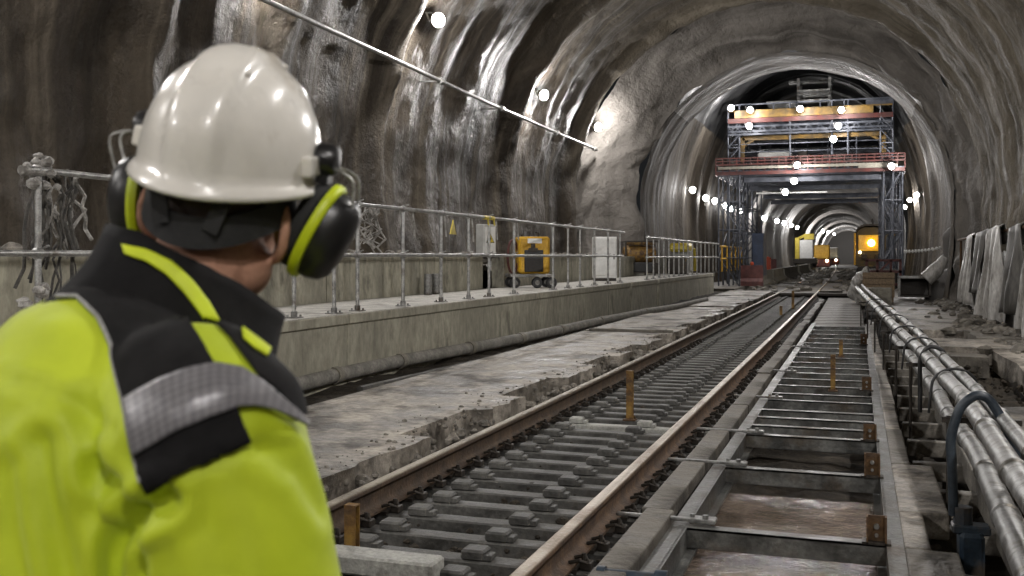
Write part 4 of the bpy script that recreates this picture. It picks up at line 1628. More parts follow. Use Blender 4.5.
for d in (GD0, GD0 + 1.8):
    for s, x in ((1, UL), (-1, UR)):
        for k in range(4):
            za = z0 + (u0 - z0) * k / 4
            g.tube([(x, d, za), (x + s * .5, d, za + (u0 - z0) / 4)], .03, 6)
            g.tube([(x, d, za), (x + s * .5, d, za)], .03, 6)
split_build(g, 'mast', M['gantry_blue'], t)
# slender standards, rails and hangers that crowd the decks
g = MB()
rr = random.Random(21)
for i in range(26):
    x = rr.uniform(UL, UR)
    d = GD0 + rr.uniform(.2, 9)
    g.tube([(x, d, z0), (x, d, rr.choice((u0, u0, ut, gz(128))))], .022, 6)
for i in range(14):
    za = rr.uniform(z0 + .4, u0 - .2)
    xa = rr.uniform(UL, UR - 2)
    g.tube([(xa, GD0 + rr.uniform(.2, 6), za), (xa + rr.uniform(1, 3.2), GD0 + rr.uniform(.2, 6), za + rr.uniform(-.3, .3))], .022, 6)
for z in (gz(150), gz(142), gz(121)):
    g.tube([(UL, GD0 + .1, z), (UR, GD0 + .1, z)], .025, 6)
split_build(g, 'scaffold_tube', M['gantry_blue'], t)
g = MB()
for i in range(22):
    x = rr.uniform(UL + .3, UR - .5)
    g.box((x, GD0 + rr.uniform(.3, 3), u0 + .05 + .14), (rr.uniform(.15, .6), rr.uniform(.2, .5), rr.uniform(.12, .42)), rz=rr.uniform(0, 3), ch=.02)
for i in range(26):
    x = rr.uniform(XL + .3, XR - .5)
    g.box((x, GD0 + rr.uniform(.3, 4), z0 + .12 + .2), (rr.uniform(.15, .7), rr.uniform(.2, .5), rr.uniform(.2, .7)), rz=rr.uniform(0, 3), ch=.02)
o = g.build('stored_gear', M['clip'], t)
o['kind'] = 'stuff'
# stores on the middle deck
for i, (xa, xb, ya, yb, m) in enumerate(((756, 790, 149, 155, 'grey_paint'), (796, 806, 146, 160, 'clip'), (822, 842, 151, 160, 'concrete'), (845, 858, 155, 162, 'galv_dark'), (806, 818, 148, 158, 'yellow_rust'), (764, 778, 158, 165, 'clip'))):
    g = MB().box((gx((xa + xb) / 2), GD0 + 1.2 + .5 * i, (gz(ya) + gz(yb)) / 2), (gx(xb) - gx(xa), .8, gz(ya) - gz(yb)), ch=.04)
    g.build('store_box', M[m], t)
# crown tower
g = MB()
for px in (797, 829):
    g.box((gx(px), GD0 + 1, (gz(74) + u0) / 2), (.12, .12, gz(74) - u0))
    g.box((gx(px), GD0 + 3, (gz(74) + u0) / 2), (.12, .12, gz(74) - u0))
for y in (88, 92, 98):
    g.box((gx(813), GD0 + 1, gz(y)), (gx(831) - gx(798), .7, .07))
g.box((gx(809.5), GD0 + 2, gz(74.5)), (gx(833) - gx(786), .5, .08))
g.box((gx(780), GD0 + 1.5, gz(98)), (gx(795) - gx(765), 1.5, .1))
g.build('crown_tower', M['galv_dark'], t)


# scaffold legs under the lower deck
def tower(xa, xb, da, db, za, zb, nx, nd, nz, name):
    g = MB()
    X = [xa + (xb - xa) * i / nx for i in range(nx + 1)]
    Dd = [da + (db - da) * i / nd for i in range(nd + 1)]
    Z = [za + (zb - za) * i / nz for i in range(nz + 1)]
    for x in X:
        for d in Dd:
            g.tube([(x, d, za), (x, d, zb)], .04, 6)
    for z in Z[1:]:
        for d in Dd:
            g.tube([(xa, d, z), (xb, d, z)], .03, 6)
        for x in X:
            g.tube([(x, da, z), (x, db, z)], .03, 6)
    for k in range(nz):
        for d in Dd:
            q = (xa, xb) if k % 2 else (xb, xa)
            g.tube([(q[0], d, Z[k]), (q[1], d, Z[k + 1])], .025, 6)
        for x in X:
            q = (da, db) if k % 2 else (db, da)
            g.tube([(x, q[0], Z[k]), (x, q[1], Z[k + 1])], .025, 6)
    return g.build(name, M['gantry_blue'], t)


tower(gx(718), gx(739), GD0 + .2, GD0 + 3.5, .1, z0, 2, 2, 4, 'scaffold_leg')
tower(gx(718), gx(739), GD0 + 6, GD1, .1, z0, 2, 2, 4, 'scaffold_leg')
tower(gx(884), gx(903), GD0 + .2, GD0 + 3.5, -.1, z0, 2, 2, 4, 'scaffold_leg')
tower(gx(884), gx(903), GD0 + 6, GD1, -.1, z0, 2, 2, 4, 'scaffold_leg')
g = MB()
for (y, d, xa, xb) in ((178, .4, 742, 880), (183, 3.0, 742, 880), (188, 6, 750, 880), (192, 8, 755, 880)):
    g.box((gx((xa + xb) / 2), GD0 + d, gz(y)), (gx(xb) - gx(xa), .16, .22))
g.build('cross_girder', M['gantry_blue'], t)
MB().box((gx(790), GD0 + 1.0, gz(191)), (gx(826) - gx(754), .3, .06)).build('hanging_plank', M['grey_paint'], t)
# blue sheeting round the left scaffold legs
g = MB().box((gx(749), GD0 + 5.0, 1.5), (.55, 1.9, 2.2), ch=.05)
tag(g.build('blue_container', M['blue_sheet']), 'dark blue sheeted container standing at the left foot of the gantry', 'container')
for i, (x, y, e, lab) in enumerate(((731, 108, 90, 'white lamp at the left end of the top deck of the gantry'), (750, 110, 120, 'white lamp second from left on the top deck of the gantry'), (800, 109, 120, 'white lamp in the middle of the top deck of the gantry'),
                                    (841, 110, 120, 'white lamp right of centre on the top deck of the gantry'), (749, 126, 70, 'white lamp under the left half of the top deck of the gantry'), (838, 126, 70, 'white lamp under the right half of the top deck of the gantry'),
                                    (833, 139, 60, 'small lamp below the yellow portal beam of the gantry'), (797, 165, 160, 'bright lamp in the middle of the red lower deck'), (891, 166, 160, 'bright lamp at the right end of the red lower deck'),
                                    (794, 181, 90, 'lamp hanging just under the red lower deck'), (785, 192, 90, 'lamp on the hanging plank under the red lower deck'))):
    p = at_d(x, y, GD0 - .45)
    floodlight(p, (.25, -.95, -.15), lab, 'lamps on the gantry', e * LP * 1.0, .95, .1, .35)

# ================================================================= LOCOMOTIVE AND GOODS ON THE RIGHT TRACK
D = 62.0
xc = at_d(871, 257, D).x
M['loco_dark'] = mat('loco_dark', (.03, .022, .01), (.07, .05, .015), 3, .5, .7)
t = thing('locomotive', (xc, D, -.2), 'small yellow works locomotive with a glowing amber headlight, on the far right track', 'locomotive')
W = 1.75
poly = [(-W / 2, .9), (W / 2, .9), (W / 2, 2.75), (W / 2 - .2, 3.05), (W / 2 - .5, 3.2), (-W / 2 + .5, 3.2), (-W / 2 + .2, 3.05), (-W / 2, 2.75)]
MB().prism(poly, D, D + 4.5, lambda u, v, s: Vector((xc + u, s, v))).build('cab', M['loco_dark'], t, bevel=.03)
g = MB().box((xc - .02, D - .03, 2.25), (W * .78, .05, .95), ch=.02)
ws = g.build('windscreen', mat('amber_glare_glass', (.55, .33, .02), (.65, .42, .03), 3, .25), t)  # headlight glare on the windscreen is put into its amber colour
g = MB()
for x in (-.36, .36):
    g.box((xc + x, D - .06, 1.45), (.34, .06, .30), ch=.03)
g.build('lamp_box', M['clip'], t)
MB().lathe([(.16, 0), (.20, .04), (.14, .08), (.03, .1)], (xc + .02, D - .06, 2.25), (0, -1, 0), 18).build('headlight', M['amber'], t)
for x in (-.62, .62):
    MB().lathe([(.06, 0), (.07, .03), (.03, .05)], (xc + x, D - .05, 1.7), (0, -1, 0), 12).build('marker_lamp', M['warm_lens'], t)
MB().prism([(u * 1.04, v) for u, v in ((-W / 2, 2.95), (-W / 2 + .3, 3.22), (W / 2 - .3, 3.22), (W / 2, 2.95), (W / 2 - .35, 3.34), (-W / 2 + .35, 3.34))][:0] or [(-W / 2 - .05, 2.8), (-W / 2 + .25, 3.12), (-W / 2 + .55, 3.26), (W / 2 - .55, 3.26), (W / 2 - .25, 3.12), (W / 2 + .05, 2.8), (W / 2 - .15, 3.2), (W / 2 - .5, 3.36), (-W / 2 + .5, 3.36), (-W / 2 + .15, 3.2)],
           D - .12, D + 4.6, lambda u, v, s: Vector((xc + u, s, v))).build('roof', M['clip'], t)
g = MB().lathe([(.05, 0), (.05, .12), (.09, .14), (.08, .3), (.02, .36)], (xc + .1, D + .3, 3.34), n=12)
g.build('beacon', M['clip'], t)
g = MB().box((xc, D + 1.5, .55), (W * .9, 5.2, .5), ch=.04)
g.box((xc, D - 1.0, .75), (W * .85, .3, .35), ch=.03)
for x in (-.55, .55):
    g.tube([(xc + x, D - 1.3, .75), (xc + x, D - 1.0, .75)], .12, 12)
g.build('underframe', M['clip'], t)
for x in (-.72, .72):
    for d in (.4, 2.6):
        MB().lathe([(.05, -.07), (.38, -.07), (.42, 0), (.38, .07), (.05, .07)], (xc + x, D + d, .22), (1, 0, 0), 20).build('wheel', M['galv_dark'], t)
MB().box((xc - W / 2 - .03, D + .1, 1.9), (.10, .5, 1.9), ch=.02).build('side_stripe', M['yellow'], t)
add_point(t, (0, -.7, 2.45), 14 * LP, .15, (1, .62, .14))

# concrete block, crate and wrapped bundle at the end of the ducts
a = at_z(862, 306, -.05)
g = MB().box((a.x + .42, a.y + .35, .22), (.86, .7, .54), ch=.02)
g.box((a.x + .42, a.y + .35, .50), (.3, .12, .03))
tag(g.build('concrete_block', M['concrete'], bevel=.015), 'grey concrete block where the ducts end, under the brown crate', 'block')
t = thing('timber_crate', (a.x + .47, a.y + 2.2, -.05), 'brown timber crate behind the concrete block at the end of the ducts', 'crate')
for k in range(4):
    MB().box((a.x + .5, a.y + 1.75, .25 + .2 * k), (.95, .04, .18)).build('board', M['timber'], t)
MB().box((a.x + .5, a.y + 2.2, .45), (.9, .8, .9)).build('body', M['timber'], t)
b = at_d(861, 275, 37)
g = MB()
for i in range(7):
    rr = random.Random(i)
    g.rock((b.x + rr.uniform(-.12, .2), 35 + rr.uniform(-.5, .8), .12 + .12 * i), .34 - .025 * i, i + 9, n=16, m=10, flat=1.0)
tag(g.build('wrapped_bundle', M['plastic'], smooth=True), 'crumpled whitish sheet bundled at the end of the ducts in front of the locomotive', 'sheet')
p = at_d(880, 270, 42)
t = thing('red_frame', (p.x, 42, -.1), 'dark red steel frame of machinery in front of the locomotive', 'frame')
g = MB()
for x in (-.5, -.1, .4, .75):
    g.bar((p.x + x, 42, -.1), (p.x + x, 42, 1.3), .1, .1, up=(0, 1, 0))
for z in (.35, .85, 1.3):
    g.bar((p.x - .55, 42, z), (p.x + .8, 42, z), .1, .1)
g.bar((p.x - .5, 42, .35), (p.x + .4, 42, 1.3), .08, .08, up=(0, 1, 0))
g.build('bars', M['red'], t)
MB().box((p.x + .1, 42.6, .55), (1.1, .8, .8), ch=.05).build('engine', M['clip'], t)
MB().box((p.x + 1.2, 42.8, .25), (1.3, .15, .12)).build('tow_bar', M['red'], t)
# open steel bin and pale hose by the right wall
p0, p1 = at_d(899, 297, 35.5), at_d(931, 297, 35.5)
x0, x1, zb, zt = p0.x, p1.x, p0.z, at_d(899, 277, 35.5).z
t = thing('steel_bin', ((x0 + x1) / 2, 35.5, zb), 'dark open steel bin lying by the right wall beyond the hanging sheets', 'bin')
g = MB()
wd = x1 - x0
for (c, s) in ((((x0 + x1) / 2, 36.0, zt - .03), (wd, 1.0, .06)), (((x0 + x1) / 2, 36.0, zb + .03), (wd, 1.0, .06)), ((x0 + .03, 36.0, (zb + zt) / 2), (.06, 1.0, zt - zb)), ((x1 - .03, 36.0, (zb + zt) / 2), (.06, 1.0, zt - zb)), (((x0 + x1) / 2, 36.47, (zb + zt) / 2), (wd, .06, zt - zb))):
    g.box(c, s)
g.build('shell', M['clip'], t)
g = MB()
g.box(((x0 + x1) / 2, 35.5, zt), (wd + .08, .08, .08))
g.box((x0, 35.5, (zb + zt) / 2), (.08, .08, zt - zb))
g.build('rim', M['galv_dark'], t)
pts = [at_d(x, y, 34.6) for x, y in ((945, 257), (939, 266), (933, 273), (926, 279))]
tag(MB().tube(smooth_path(pts), [.12, .13, .14, .15, .16, .18, .2, .21, .22, .23, .24, .24, .24, .24, .24, .24, .24, .24, .25][:19], 14).build('vent_hose', M['plastic'], smooth=True), 'pale ventilation hose sloping down beside the dark steel bin', 'hose')
pts = smooth_path([at_d(x, y, 40) for x, y in ((904, 251.5), (915, 251.2), (928, 250), (942, 247.5))], 8)
g = MB().tube(pts, .025, 6)
for i in range(0, len(pts) - 1, 2):
    g.tube([pts[i], pts[i + 1]], .06, 8)
tag(g.build('marker_rope', M['white']), 'white beaded marker rope slung along the right wall near the gantry', 'rope')

# ================================================================= BEYOND THE WALKWAY, LEFT
for i, (xa, xb, ya, yb) in enumerate(((757, 770, 266, 283), (771, 782, 264, 277), (783, 797, 262, 273), (798, 808, 261, 268), (809, 813, 259, 265))):
    p = at_z((xa + xb) / 2, yb, -.05)
    Z = p.y * CS - p.x * SN
    w = (xb - xa) * Z / FPX
    h = (yb - ya) * Z / FPX
    x = -4.5
    q = at_x((xa + xb) / 2, 257, x)
    Zq = q.y * CS - x * SN
    g = MB()
    pf = [(-.3, 0), (.3, 0), (.3, .12), (.14, .3), (.1, .75), (-.1, .75), (-.14, .3), (-.3, .12)]
    L = (at_x(xb, 257, x).y - at_x(xa, 257, x).y) * .94
    g.prism(pf, q.y - L / 2, q.y + L / 2, lambda u, v, s: Vector((x + u, s, v + .0)))
    tag(g.build('concrete_barrier', M['concrete']), 'grey concrete barrier on the left beyond the gantry, %s from the near end' % ORD[i], 'barrier', 'concrete barriers beyond the walkway')
for i, (px, D, h, m, lab, cat) in enumerate(((752, 47, .95, 'red', 'dark red plastic barrier by the yellow handrail at the left foot of the gantry', 'barrier'), (762, 58.6, 1.3, 'orange', 'bright orange barrier left of the far track', 'barrier'), (768, 62, 1.2, 'red', 'dull red barrier right behind the bright orange one', 'barrier'))):
    p = at_d(px, 257, D)
    t = thing('plastic_barrier', (p.x, D, .1), lab, cat, 'red barriers by the gantry')
    g = MB()
    pf = [(-.22, 0), (.22, 0), (.2, .2), (.1, .35), (.08, h), (-.08, h), (-.1, .35), (-.2, .2)]
    g.prism(pf, -.5, .5, lambda u, v, s: Vector((p.x + s, D + u, v + .1)))
    g.build('body', M[m], t)
    MB().lathe([(.05, 0), (.08, .02), (.08, .12), (.04, .16)], (p.x, D, h + .1), n=10).build('beacon', M['orange'], t)
# far access platform and vehicles
p = at_x(807, 258, -4.9)
D = p.y
t = thing('boom_lift', (-4.9, D, .6), 'yellow access vehicle with a white back panel, left of the far track', 'vehicle')
MB().box((-4.95, D, 2.2), (1.3, .5, 1.9), ch=.06).build('back_panel', M['white'], t)
MB().box((-5.85, D + .6, 2.3), (.45, 1.6, 2.2), ch=.06).build('cab', M['lemon'], t)
g = MB().box((-5.1, D + 1.5, 1.0), (2.3, 3.5, .5), ch=.05)
g.build('chassis', M['clip'], t)
for x in (-6, -4.2):
    for d in (.3, 2.6):
        MB().lathe([(.1, -.15), (.42, -.15), (.48, 0), (.42, .15), (.1, .15)], (x, D + d, .9), (1, 0, 0), 18).build('wheel', M['black'], t)
g = MB().bar((-5.8, D + .8, 3.3), (-5.0, D + .5, 3.7), .25, .25)
g.box((-4.7, D + .4, 3.5), (1.0, .8, .6), ch=.05)
g.build('boom', M['lemon'], t)
for i, (px, Dv, m, lab) in enumerate(((822, 120, 'yellow', 'red and yellow works wagon far down the track, left of the rails'), (832, 150, 'white', 'white and red works wagon farthest down the track'))):
    p = at_d(px, 257, Dv)
    t = thing('works_wagon', (p.x, Dv, -.1), lab, 'wagon', 'far wagons')
    MB().box((p.x, Dv, 2.0), (1.7, 2.5, 1.6), ch=.1).build('body', M[m], t)
    MB().box((p.x, Dv - .2, .75), (2.0, 3.2, .9), ch=.08).build('skirt', M['red'], t)
    for x in (-.7, .7):
        MB().lathe([(.05, -.07), (.4, -.07), (.4, .07), (.05, .07)], (p.x + x, Dv - 1.0, .3), (1, 0, 0), 14).build('wheel', M['clip'], t)
    for x in (-.6, .6):
        MB().lathe([(.14, 0), (.16, .05), (.05, .08)], (p.x + x, Dv - 1.85, 1.0), (0, -1, 0), 10).build('tail_lamp', M['warm_lens'], t)
# litter on the far trackbed
g = MB()
rr = random.Random(90)
for i in range(420):
    d = rr.uniform(42.5, 130)
    x = rr.choice((rr.uniform(-4.6, -3.2), rr.uniform(-2.6, -1.8), rr.uniform(-1.0, .3))) + wx(d)
    if i % 3:
        g.rock((x, d, .0), rr.uniform(.05, .22), i, flat=.5)
    else:
        g.box((x, d, .02), (rr.uniform(.1, 1.2), rr.uniform(.1, .5), rr.uniform(.05, .16)), rz=rr.uniform(0, 3))
tag(g.build('rubble', M['slab_dark']), 'litter and broken boards strewn over the far trackbed beyond the crossing', 'rubble', kind='stuff')
# dark crossing over the far rails
g = MB().box((-2.0, 41.75, -.06), (5.5, .8, .1), ch=.01)
tag(g.build('crossing_board', M['clip']), 'dark crossing board laid over the rails near the gantry foot', 'board')

# ================================================================= THE WORKER
def cam_vec(a, b, c=0.0):
    """a to the right, b away along the line of view, c up"""
    return Vector((a * CS - b * SN, a * SN + b * CS, c))


GZ = -.17                                   # the slab underfoot
NECK = at_c(178, 292, 1.22)
ba = math.radians(58)                       # body turned right of the line of view
BF = cam_vec(math.sin(ba), math.cos(ba))
BR_ = cam_vec(math.cos(ba), -math.sin(ba))
UP = Vector((0, 0, 1))
B0 = Vector((NECK.x, NECK.y, 0))
bd = lambda r, f, z: B0 + BR_ * r + BF * f + UP * z      # body coordinates: right, forward, world height
ha = math.radians(6)                       # the head is turned back towards the tunnel
HF0 = cam_vec(math.sin(ha), math.cos(ha))
HR0 = cam_vec(math.cos(ha), -math.sin(ha))
tilt, roll = math.radians(9), math.radians(11)
HF = (HF0 * math.cos(tilt) + UP * math.sin(tilt)).normalized()
HU = HR0.cross(HF).normalized()
HR = (HR0 * math.cos(roll) - HU * math.sin(roll)).normalized()
HU = HR.cross(HF).normalized()
HC = at_c(224, 216, 1.30)                   # between the ears
hd = lambda r, f, u: HC + HR * r + HF * f + HU * u

M['skin'] = mat('skin', (.40, .215, .145), (.47, .265, .18), 30, .65, .75, bump=.15, bscale=120, bdist=.002, grime=.12, spec=.2)
M['hair'] = mat('hair', (.018, .012, .008), (.05, .034, .022), 60, .6, .8, bump=.8, bscale=220, bdist=.004)
M['hivis'] = mat('hivis_cloth', (.41, .51, .010), (.50, .60, .016), 3, .55, .75, bump=.12, bscale=180, bdist=.002, grime=.06, sheen=.1)
M['black_cloth'] = mat('black_cloth', (.005, .005, .0055), (.011, .0105, .011), 8, .8, .95, spec=.2, bump=.25, bscale=260, bdist=.002)
M['trim_yellow'] = mat('trim_yellow', (.52, .62, .012), (.60, .70, .02), 5, .55, .7, grime=.08)
M['piping'] = mat('grey_piping', (.22, .22, .21), (.30, .30, .29), 30, .5, .7)
M['helmet'] = mat('helmet_shell', (.66, .635, .58), (.76, .735, .685), 3, .22, .34, coat=.35, c3=(.30, .24, .165), c3scale=8, c3lo=.56, c3hi=.80, grime=.06, gscale=14)
M['muff'] = mat('muff_plastic', (.008, .008, .009), (.015, .015, .016), 8, .28, .4)
M['foam'] = mat('muff_foam', (.012, .012, .012), (.02, .02, .02), 20, .8, .9)
M['muff_yellow'] = mat('muff_yellow', (.50, .60, .012), (.56, .66, .02), 6, .4, .5, grime=.1)
M['trousers'] = mat('dark_trousers', (.014, .016, .022), (.025, .028, .036), 8, .8, .9, bump=.2, bscale=120)
M['boot'] = mat('boot_leather', (.018, .014, .011), (.035, .028, .02), 10, .5, .7, bump=.2)


def retro_mat():
    m = mat('reflective_tape', (.20, .195, .205), (.25, .245, .255), 12, .38, .5, metal=.25, grime=.08)
    N, L = m.node_tree.nodes, m.node_tree.links
    bs = N['Principled BSDF']
    src = bs.inputs['Base Color'].links[0].from_socket
    uv = N.new('ShaderNodeUVMap')
    mp = N.new('ShaderNodeMapping')
    mp.inputs['Rotation'].default_value = (0, 0, .785)
    L.new(uv.outputs[0], mp.inputs['Vector'])
    ck = N.new('ShaderNodeTexChecker')
    ck.inputs['Scale'].default_value = 30
    ck.inputs['Color1'].default_value = (1, 1, 1, 1)
    ck.inputs['Color2'].default_value = (.68, .68, .70, 1)
    L.new(mp.outputs[0], ck.inputs['Vector'])
    mx = N.new('ShaderNodeMixRGB')
    mx.blend_type = 'MULTIPLY'
    mx.inputs['Fac'].default_value = 1
    L.new(src, mx.inputs['Color1'])
    L.new(ck.outputs[0], mx.inputs['Color2'])
    L.new(mx.outputs[0], bs.inputs['Base Color'])
    return m


M['retro'] = retro_mat()


def capsule(g, pts, rs, n=14):
    """closed tapering limb with rounded ends"""
    pts = [Vector(p) for p in pts]
    a = (pts[0] - pts[1]).normalized()
    b = (pts[-1] - pts[-2]).normalized()
    P = [pts[0] + a * rs[0] * .95, pts[0] + a * rs[0] * .6] + pts + [pts[-1] + b * rs[-1] * .6, pts[-1] + b * rs[-1] * .95]
    R = [rs[0] * .25, rs[0] * .78] + list(rs) + [rs[-1] * .78, rs[-1] * .25]
    g.tube(P, R, n)


def voxel(g, size, it=6, keep=None):
    """fuse overlapping closed shapes into one continuous skin"""
    me = bpy.data.meshes.new('fuse')
    me.from_pydata(g.v, [], g.f)
    bm = bmesh.new()
    bm.from_mesh(me)
    bmesh.ops.recalc_face_normals(bm, faces=bm.faces)
    bm.to_mesh(me)
    bm.free()
    o = bpy.data.objects.new('fuse', me)
    COL.objects.link(o)
    r = o.modifiers.new('r', 'REMESH')
    r.mode = 'VOXEL'
    r.voxel_size = size
    if it:
        s = o.modifiers.new('s', 'SMOOTH')
        s.factor = .5
        s.iterations = it
    dg = bpy.context.evaluated_depsgraph_get()
    out = bpy.data.meshes.new_from_object(o.evaluated_get(dg))
    bpy.data.objects.remove(o)
    V = np.empty(len(out.vertices) * 3)
    out.vertices.foreach_get('co', V)
    F = [tuple(p.vertices) for p in out.polygons]
    bpy.data.meshes.remove(out)
    return V.reshape(-1, 3), F


def mesh_obj(name, V, F, m, parent, smooth=True, uv=None):
    me = bpy.data.meshes.new(name)
    off = np.array(wloc(parent))
    me.from_pydata((np.asarray(V) - off).tolist(), [], F)
    me.validate()
    if uv is not None:
        ul = me.uv_layers.new(name='UVMap')
        ul.data.foreach_set('uv', [c for p in me.polygons for vi in p.vertices for c in uv[vi]])
    if smooth:
        me.polygons.foreach_set('use_smooth', [True] * len(me.polygons))
    me.materials.append(m)
    o = bpy.data.objects.new(name, me)
    COL.objects.link(o)
    o.parent = parent
    return o


def ell(c, w, d, z, n=36, p=2.4, tiltf=0.0):
    """one horizontal ring of the trunk: w across, d deep"""
    out = []
    for k in range(n):
        a = 2 * PI * k / n
        ca, sa = math.cos(a), math.sin(a)
        r_ = w * math.copysign(abs(ca) ** (2 / p), ca)
        f_ = d * math.copysign(abs(sa) ** (2 / p), sa)
        out.append(bd(c[0] + r_, c[1] + f_, z + tiltf * f_))
    return out


person = thing('person', bd(0, -.02, GZ), 'worker seen from behind in a yellow and black jacket, white hard hat and ear muffs', 'person')

# joints (right, forward, height)
SHO = {1: bd(.205, -.030, 1.275), -1: bd(-.205, -.02, 1.285)}
ELB = {1: bd(.255, .03, .99), -1: bd(-.265, -.03, 1.0)}
WRI = {1: bd(.24, .17, .82), -1: bd(-.25, .13, .80)}
HIP = {s: bd(s * .095, -.12, .78) for s in (1, -1)}
KNE = {s: bd(s * .105, -.06, .34) for s in (1, -1)}
ANK = {s: bd(s * .11, -.10, -.07) for s in (1, -1)}

# ------------------------------------------------ body: one continuous skin
g = MB()
g.loft([ell((0, -.12), .13, .10, .74), ell((0, -.11), .155, .115, .84), ell((0, -.09), .15, .105, .98), ell((0, -.07), .165, .115, 1.12), ell((0, -.045), .16, .105, 1.22), ell((0, -.03), .10, .075, 1.30), ell((0, -.01), .055, .055, 1.35)])
capsule(g, [bd(0, -.04, 1.28), bd(-.01, -.005, 1.36), HC + HF * -.02 - HU * .04], [.066, .066, .066])
# head: cranium, face, jaw, nose, brow, lips, ears
V0 = len(g.v)


def blob(c, r, n=28, m=18):
    rings = []
    for i in range(m + 1):
        t = PI * min(max(i / m, .015), .985)
        rings.append([hd(c[0] + r[0] * math.sin(t) * math.cos(2 * PI * k / n), c[1] + r[1] * math.sin(t) * math.sin(2 * PI * k / n), c[2] - r[2] * math.cos(t)) for k in range(n)])
    g.loft(rings)


blob((0, -.012, .045), (.074, .094, .088))
blob((0, .030, -.015), (.062, .066, .085))
blob((0, .052, -.070), (.042, .042, .042))
blob((0, .016, -.055), (.066, .064, .048))
blob((.012, -.02, -.06), (.066, .062, .05))
capsule(g, [hd(0, .093, .015), hd(0, .108, -.022)], [.009, .014])
blob((0, .105, -.030), (.018, .012, .010), 12, 8)
blob((0, .088, .036), (.046, .012, .010), 16, 8)
blob((0, .091, -.056), (.022, .009, .006), 14, 8)
blob((0, .090, -.067), (.020, .009, .006), 14, 8)
for s in (1, -1):
    blob((s * .040, .072, -.022), (.022, .02, .02), 12, 8)
    g.tube([hd(s * (.079 + .016 * abs(math.sin(a))), -.016 - .020 * math.sin(a), -.004 + .036 * math.cos(a)) for a in [PI * k / 8 * 1.15 for k in range(9)]], .0075, 8)
    blob((s * .078, -.008, -.002), (.006, .014, .024), 12, 8)
    blob((s * .080, -.004, -.027), (.006, .008, .010), 10, 6)
for s in (1, -1):
    capsule(g, [SHO[s] - BR_ * s * .04, SHO[s], (SHO[s] + ELB[s]) / 2, ELB[s]], [.05, .056, .048, .040])
    capsule(g, [ELB[s], ELB[s] * .6 + WRI[s] * .4, WRI[s]], [.040, .040, .027])
    # hand: palm, four unequal bent fingers, thumb from the side of the palm
    fd = (WRI[s] - ELB[s]).normalized()
    inn = (-BR_ * s).normalized()
    side = fd.cross(inn).normalized() * s
    side = side if side.dot(BF) > 0 else -side
    for k in range(4):
        b0 = WRI[s] + side * (.026 - .0175 * k) * .55
        b1 = WRI[s] + fd * .085 + side * (.031 - .0205 * k)
        capsule(g, [b0, b1], [.014, .0125], 10)
        L_ = (.046, .052, .048, .038)[k]
        p1 = b1 + fd * L_ * .9 + inn * .012
        p2 = p1 + fd * L_ * .55 + inn * L_ * .42
        p3 = p2 + fd * L_ * .22 + inn * L_ * .48
        capsule(g, [b1, p1, p2, p3], [.0105, .0095, .0085, .0075], 10)
    t0 = WRI[s] + fd * .022 + side * .018
    t1 = t0 + fd * .035 + side * .032 + inn * .012
    t2 = t1 + fd * .034 + side * .010 + inn * .010
    t3 = t2 + fd * .026 + inn * .006
    capsule(g, [t0, t1, t2, t3], [.015, .0125, .0105, .009], 10)
    capsule(g, [HIP[s], (HIP[s] + KNE[s]) / 2, KNE[s]], [.088, .075, .056], 18)
    capsule(g, [KNE[s], KNE[s] * .65 + ANK[s] * .35 - BF * .012, ANK[s]], [.054, .054, .038], 18)
    capsule(g, [ANK[s], ANK[s] + BF * .07 - UP * .035, ANK[s] + BF * .16 - UP * .05], [.04, .036, .03], 12)
V, F = voxel(g, .0045, 3)
body = mesh_obj('body', V, F, M['skin'], person)

# eyes
for s in (1, -1):
    g = MB()
    g.ball(hd(s * .031, .083, .016), .0125, 14, 10)
    g.build('eye', M['white'], person, smooth=True)

# hair: short, over the back and sides of the skull
rings = []
nA, nT = 40, 16
g = MB()
for i in range(nT + 1):
    t = PI * (.02 + .56 * i / nT)
    ring = []
    for k in range(nA):
        a = 2 * PI * k / nA
        back = .5 - .5 * math.sin(a)                      # 1 at the back of the head
        tt = min(t * (.72 + .55 * back), PI * .80)
        r = 1.03 + .008 * noise.noise(Vector((a * 6, t * 9, 0)))
        ring.append(hd(.077 * r * math.sin(tt) * math.cos(a), -.012 + .096 * r * math.sin(tt) * math.sin(a), .045 + .091 * r * math.cos(tt)))
    rings.append(ring)
g.loft(rings, cap=True)
g.build('hair', M['hair'], person, smooth=True, angle=80)

# ------------------------------------------------ jacket
g = MB()
g.loft([ell((0, -.125), .205, .16, .60), ell((0, -.115), .21, .165, .78), ell((0, -.095), .21, .172, .98), ell((0, -.078), .215, .18, 1.11, tiltf=-.1), ell((0, -.075), .215, .172, 1.20, tiltf=-.2),
        ell((0, -.066), .205, .158, 1.268, tiltf=-.30), ell((0, -.046), .165, .130, 1.318, tiltf=-.38), ell((0, -.01), .115, .108, 1.345, tiltf=-.45), ell((0, .005), .08, .085, 1.357, tiltf=-.5)])
for s in (1, -1):
    capsule(g, [bd(s * .05, -.02, 1.285), SHO[s] * .55 + bd(s * .05, -.02, 1.285) * .45, SHO[s]], [.072, .078, .084], 20)
    e = ELB[s]
    capsule(g, [SHO[s] - BR_ * s * .03 + UP * .005, SHO[s] + BR_ * s * .01 - UP * .01, SHO[s] * .55 + e * .45, e], [.088, .100, .099, .090], 24)
    w = WRI[s] - (WRI[s] - e).normalized() * .02
    capsule(g, [e, e * .5 + w * .5, w], [.084, .072, .058], 20)
V, F = voxel(g, .0085, 10)


